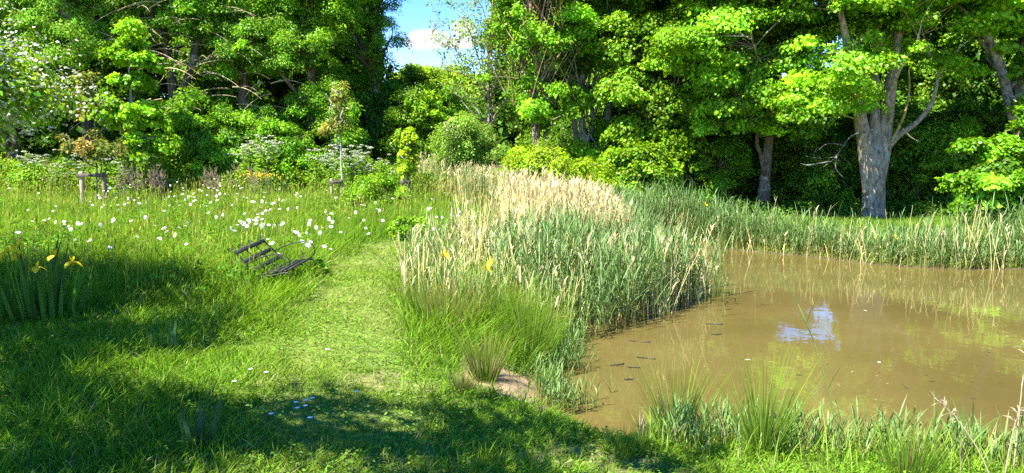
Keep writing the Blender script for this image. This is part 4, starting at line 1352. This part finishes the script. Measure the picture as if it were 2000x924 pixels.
cps = [cow_parsley(500 + i, h) for i, h in enumerate((1.0, 1.15, .9))]
used = [False] * 3
r_ = np.random.default_rng(55)
for px, py, sx, n, d0, d1, lab in ((492, 330, 22, 11, 23, 24.5, 'white cow parsley in the tall pale stand behind the bench and daisies'),
                                   (715, 350, 45, 20, 22.3, 24.5, 'white cow parsley in the stand between the middle and right stakes'),
                                   (640, 345, 16, 6, 23.2, 24.5, 'white cow parsley behind the middle stakes'),
                                   (225, 330, 45, 10, 22, 23.5, 'white cow parsley beside the reddish sapling'),
                                   (330, 330, 50, 4, 23, 25, 'white cow parsley under the forked ash'),
                                   (60, 330, 40, 6, 22, 24, 'dim white cow parsley in the far left shade')):
    for i in range(n):
        x, y, z = at(r_.normal(px, sx * .7), r_.uniform(d0, d1))
        j = r_.integers(3)
        s = r_.uniform(.85, 1.3) * (1.35 if px == 492 else 1.05)
        if not used[j]:
            o = cps[j]; used[j] = True
            o.location = (x, y, z); o.scale = (s, s, s); o['label'] = lab
        else:
            copy_tree(cps[j], (x, y, z), r_.random() * 6.28, s, lab)


# ------------------------------------------------------------------ other meadow plants
def dock_stem(seed):
    r = np.random.default_rng(seed)
    o_mb = MB()
    h = .85
    q = bez((0, 0, 0), (.03, 0, h * .5), (.05, .03, h), 6)
    o_mb.tube(q, np.linspace(.008, .003, 6), (.22, .16, .10), 5)
    for k in range(9):
        s = q[r.integers(2, 5)]; a = r.random() * 6.28
        e = s + A3([math.cos(a) * .14, math.sin(a) * .14, r.uniform(.15, .32)])
        o_mb.tube(bez(s, (s + e) / 2, e, 4), np.linspace(.004, .002, 4), (.26, .20, .12), 4)
        n = 16
        P = s + (e - s) * r.uniform(.4, 1, (n, 1))
        o_mb.leaves(P, unit(r.normal(size=(n, 3))), unit(r.normal(size=(n, 3))), .028, .014, A3([.26, .18, .11]))
    return o_mb.mesh('dry_stem', M_STRAW)


dm = [dock_stem(600 + i) for i in range(3)]
for i in range(42):
    px = r_.choice([105, 255, 285, 320, 420, 500]) + r_.normal(0, 17)
    x, y, z = at(px, r_.uniform(20.6, 21.8))
    o = bpy.data.objects.new('dry_stem', dm[i % 3]); COL.objects.link(o)
    o.location = (x, y, z); o.rotation_euler = (r_.normal(0, .1), r_.normal(0, .1), r_.random() * 6)
    o.scale = (1, 1, r_.uniform(.8, 1.25))
    tag(o, 'bare brown dead flower stem standing in the meadow behind the left stakes', 'dead stem', 'dead stems in the meadow')


def low_bush(px, depth, label, seed, s, pal, name='bramble_bush'):
    o = empty(name, at(px, depth), label, 'bush')
    r = np.random.default_rng(seed)
    st = MB(); lf = MB()
    C = env_points(r, [ball(0, 0, .45 * s, .8 * s, .7 * s, .5 * s)], 70, .3)
    C[:, 2] = np.maximum(C[:, 2], .06)
    for c in C[::3]:
        st.tube(bez((0, 0, 0), c * A3([.4, .4, .9]), c, 5), np.linspace(.01, .003, 5), (.12, .10, .05), 4)
    st.build('stems', M_BARK, o)
    fill_clumps(lf, r, C, .17 * s, .7, 90, .06, .6, pal, .3, .8, .5)
    lf.build('leaves', M_LEAF, o)


low_bush(738, 17.8, 'dark leafy mound of comfrey in front of the cow parsley stand', 71, 1.05, OAK, 'leafy_mound')
low_bush(800, 13.2, 'small dark clump at the far bend of the path', 72, .45, OAK, 'leafy_mound')
low_bush(600, 9.4, 'dark weedy tuft beside the front leg of the bench', 73, .24, DARK, 'leafy_mound')
low_bush(430, 9.6, 'small dark dock plant in the long grass left of the bench', 74, .26, OAK, 'leafy_mound')

# ragwort-yellow patch by the pale umbels
mb = MB(); n = 260
yp = A3(at(505, 22.4))
P = r_.normal(0, 1, (n, 3)) * A3([.32, .2, .07]) + A3([0, 0, .62]) + yp
mb.leaves(P, unit(r_.normal(size=(n, 3))), unit(r_.normal(0, .4, (n, 3)) + A3([0, 0, 1])), .045, .04, A3([.70, .48, .02]))
Q = P[::3].copy(); Q[:, 2] = yp[2]
mb.ribbons(Q, unit(P[::3] - Q), Q * 0, np.linalg.norm(P[::3] - Q, axis=1), .008, np.tile(A3([1., 0, 0]), (len(Q), 1)), [1, .8, .6], A3([.09, .17, .03]), A3([.12, .2, .03]))
tag(mb.build('yellow_flowers', M_PETAL), 'patch of small yellow flowers under the pale umbels', 'wildflowers', kind='stuff')


# ------------------------------------------------------------------ staked saplings
def stakes(px0, px1, depth, top_py, bot_py, rw, label, bar_drop=.03):
    x0, y, z = at((px0 + px1) / 2, depth)
    w = (px1 - px0) / FPX * depth
    top = zz(top_py, depth) - z
    o = empty('tree_stakes', (x0, depth, z), label, 'tree stakes', 'stakes holding the saplings')
    ax = np.eye(3)
    for s, c in ((-1, (.36, .29, .18)), (1, (.20, .15, .10))):  # sun and shade put into the post colours: left sunlit pale, right shaded dark
        mb = MB()
        t = top + (.02 if s < 0 else .0)
        mb.tube([(s * w / 2, 0, -.3), (s * w / 2 + .004, 0, t * .5), (s * w / 2, 0, t - .02), (s * w / 2, 0, t)], [rw, rw, rw, rw * .85], c, 10)
        mb.build('post', M_POST, o)
    mb = MB()
    mb.box((0.0, -rw - .016, top - bar_drop - .05), ax, (w / 2 + rw + .02, .016, .045), (.10, .085, .065), .004)
    mb.build('crossbar', M_POST, o)
    mb = MB()
    mb.box((0, -rw - .045, top - bar_drop - .05), ax, (.05, .012, .022), (.02, .02, .02), .003)
    mb.build('rubber_tie', M_IRON, o)
    return x0, depth, z


def sapling(name, loc, label, seed, H, r0, env, ncl, per, crad, pal, leafL=.09, leafW=.6, bark=(.27, .25, .2), jit=.25):
    o = empty(name, loc, label, 'sapling', 'staked saplings')
    tree_parts(o, seed, H=H, r0=r0, env=env, nclump=ncl, per=per, crad=crad, flat=.6, leafL=leafL, leafW=leafW, pal=pal, bark=bark, nlimb=6, droop=.5, twig=.007, clump_jit=jit)


RED = [(.10, .065, .035), (.09, .15, .03), (.11, .16, .04), (.10, .11, .04)]
x, y, z = stakes(162, 205, 19.6, 336, 392, .065, 'pair of stout stakes with a dark crossbar among daisies at the left')
sapling('sapling', (x + .02, y + .08, z), 'reddish leaved young maple tied to the left pair of stakes', 81, 3.9, .032,
        [ball(-.1, 0, 1.75, .75, .5, .35), ball(.45, 0, 1.6, .6, .4, .3), ball(0, 0, 2.9, .3, .3, .9)], 30, 40, .22, RED, .10, .7, (.18, .15, .11))
x, y, z = stakes(648, 667, 21.5, 350, 396, .045, 'narrow pair of stakes with a short bar in the middle of the meadow')
sapling('sapling', (x + .13, y + .09, z), 'thin pale stemmed sapling with tinged leaves at the middle stakes', 82, 3.6, .035,
        [ball(-.1, 0, 2.75, .32, .3, .65), ball(-.2, 0, 2.1, .4, .3, .25), ball(0, 0, 3.2, .2, .2, .25)], 40, 24, .16, [(.09, .16, .05), (.16, .12, .05), (.11, .17, .05)], .12, .4, (.36, .34, .27))
x, y, z = stakes(786, 800, 21.2, 350, 373, .034, 'small far pair of stakes beside the dead reeds')
sapling('sapling', (x + .05, y + .08, z), 'narrow bright green column of a sapling at the far stakes', 83, 2.2, .03,
        [ball(0, .1, 1.25, .2, .2, .55), ball(.04, .1, 1.75, .17, .17, .42)], 46, 60, .15, LIME, .08, .8)
sapling('sapling', at(886, 24.5), 'thin pale young stem rising among the dead reeds', 84, 2.6, .028,
        [ball(0, 0, 2.1, .4, .4, .5)], 30, 40, .18, WILLOW, .07, .6, (.34, .30, .22))


# ------------------------------------------------------------------ the iron bench with dark slats
def bench():
    bx, by = -2.70, 8.62
    o = empty('park_bench', (bx, by, gz(bx, by) - .06), 'old black iron bench with dark slats, tilted back in long grass beside the path', 'bench')
    u = unit(A3([.17, .98])); v = A3([u[1], -u[0]])
    ang = math.atan2(u[1], u[0])
    o.rotation_euler = (R(-8), R(-6), ang); o.scale = (.82, .82, .82)            # local x along the seat, local -y towards the path
    BL, dep = .80, .44
    ax = np.eye(3)
    ic, wc = (.013, .013, .013), (.016, .015, .014)
    back0 = A3([0, .14, .36]); up = unit(A3([0, .60, .80]))       # foot of the back and its slope
    nrm = unit(A3([0, -.80, .60]))
    for i, t in enumerate((.10, .27, .44)):
        mb = MB()
        c = back0 + up * t + nrm * .012
        mb.box(c, [ax[0], up, nrm], (BL / 2 - .01, .030, .011), wc, .006)
        mb.build('back_slat', M_SLAT, o)
    for i, yy in enumerate((-.27, -.16, -.05, .06)):
        mb = MB()
        mb.box((0, yy, .36 + .03 * (-yy)), [ax[0], unit(A3([0, 1, -.06])), unit(A3([0, .06, 1]))], (BL / 2 - .01, .034, .012), wc, .006)
        mb.build('seat_slat', M_SLAT, o)
    for x in (-BL / 2, BL / 2):
        mb = MB()
        # back upright with a curled top, running on down as the rear leg
        top = back0 + up * .50
        q = [A3([x, .20, -.05]), A3([x, .13, .18]), A3([x, .12, .33]), back0 + A3([x, 0, .02]), back0 + A3([x, 0, 0]) + up * .25, A3([x, 0, 0]) + top]
        mb.tube(smooth_path(q, 5), .012, ic, 8)
        t = np.linspace(0, 4.6, 16)
        cc = A3([x, 0, 0]) + top + A3([0, .035, 0])
        mb.tube(np.stack([np.full(16, x), cc[1] - np.cos(t) * .035 * (1 - t / 9), cc[2] + np.sin(t) * .035 * (1 - t / 9)], -1), .007, ic, 6)
        # seat rail and front leg
        q = [A3([x, .13, .33]), A3([x, -.1, .335]), A3([x, -.30, .345]), A3([x, -.33, .25]), A3([x, -.29, .1]), A3([x, -.34, -.05])]
        mb.tube(smooth_path(q, 5), .012, ic, 8)
        mb.build('end_frame', M_IRON, o)
        mb = MB()
        # looping armrest with an inner scroll
        a0 = A3([x, 0, 0]) + back0 + up * .22
        q = [a0, A3([x, .12, .59]), A3([x, -.08, .625]), A3([x, -.25, .62]), A3([x, -.36, .55]), A3([x, -.37, .46]), A3([x, -.31, .39]), A3([x, -.27, .35])]
        mb.tube(smooth_path(q, 6), .0085, ic, 8)
        t = np.linspace(0, 8.2, 30)
        rr = .075 * (1 - t / 10)
        mb.tube(np.stack([np.full(30, x), -.14 + np.cos(t + 3.6) * rr, .455 + np.sin(t + 3.6) * rr], -1), .006, ic, 6)
        mb.build('armrest', M_IRON, o)
    for x in (-BL / 6, BL / 6):
        mb = MB()
        q = [A3([x, -.28, .335]), A3([x, 0, .325]), back0 + A3([x, .0, -.02]), back0 + A3([x, 0, 0]) + up * .25, back0 + A3([x, 0, 0]) + up * .50]
        mb.tube(smooth_path(q, 5), .0095, ic, 8)
        t = np.linspace(0, 5.5, 18)
        cc = back0 + up * .50 + A3([x, .028, 0])
        mb.tube(np.stack([np.full(18, x), cc[1] - np.cos(t) * .030, cc[2] + np.sin(t) * .030], -1), .0065, ic, 6)
        mb.build('back_bar', M_IRON, o)


bench()

# ------------------------------------------------------------------ bits floating on the pond
r_ = np.random.default_rng(77)
for i, (px, py, L) in enumerate(((1250, 668, .24), (1262, 702, .20), (1205, 714, .16), (1238, 721, .13), (1395, 634, .22), (1400, 655, .12), (1228, 742, .08))):
    p = pix(px, py)[0]
    mb = MB()
    q = np.stack([np.linspace(-L / 2, L / 2, 6), r_.normal(0, .012, 6), r_.normal(.004, .003, 6)], -1)
    mb.tube(q, .006, (.045, .04, .02), 5)
    mb.leaves(q[1:4], unit(r_.normal(size=(3, 3)) * A3([1, 1, .1])), np.tile(A3([0, 0, 1.]), (3, 1)), .05, .02, A3([.05, .05, .02]))
    o = mb.build('floating_twig', M_STRAW, loc=(p[0], p[1], .003))
    o.rotation_euler = (0, 0, r_.normal(0, .25))
    tag(o, 'dark twig of weed floating beside the reeds', 'twig', 'twigs floating on the pond')
for i, (px, py) in enumerate(((1460, 704), (1717, 709), (1690, 608), (1820, 745), (1860, 590), (1930, 690), (1560, 735), (1900, 780), (1770, 760))):
    p = pix(px, py)[0]
    mb = MB()
    an = np.linspace(0, 6.28, 7)[:-1]
    V = np.concatenate([[(0, 0, .006)], np.stack([np.cos(an) * .028, np.sin(an) * .016, .003 + 0 * an], -1)])
    mb.add(V, [np.array([[0, 1 + k, 1 + (k + 1) % 6] for k in range(6)])], (.62, .58, .44) if i < 3 else (.06, .05, .025))
    o = mb.build('floating_leaf', M_STRAW, loc=(p[0], p[1], 0)); o.rotation_euler = (0, 0, i)
    tag(o, 'small pale petal floating on open water' if i < 3 else 'small dark leaf floating on open water', 'leaf', 'leaves and petals floating on the pond')
r_ = np.random.default_rng(78)
x = r_.uniform(.6, 12, 420); y = 4.6 + r_.random(420) ** 1.3 * 9.5
k = pond_d(x, y) < -.15
x, y = x[k], y[k]; n = len(x)
mb = MB()
c = np.where((r_.random(n) < .3)[:, None], A3([.42, .36, .20]), A3([.06, .05, .02]))
mb.leaves(np.stack([x, y, np.full(n, .004)], -1), unit(r_.normal(size=(n, 3)) * A3([1, 1, 0])), np.tile(A3([0, 0, 1.]), (n, 1)), r_.uniform(.012, .04, n), r_.uniform(.01, .02, n), c, 0.02)
tag(mb.build('floating_specks', M_STRAW), 'fine specks of leaf litter floating on the muddy pond', 'litter', kind='stuff')
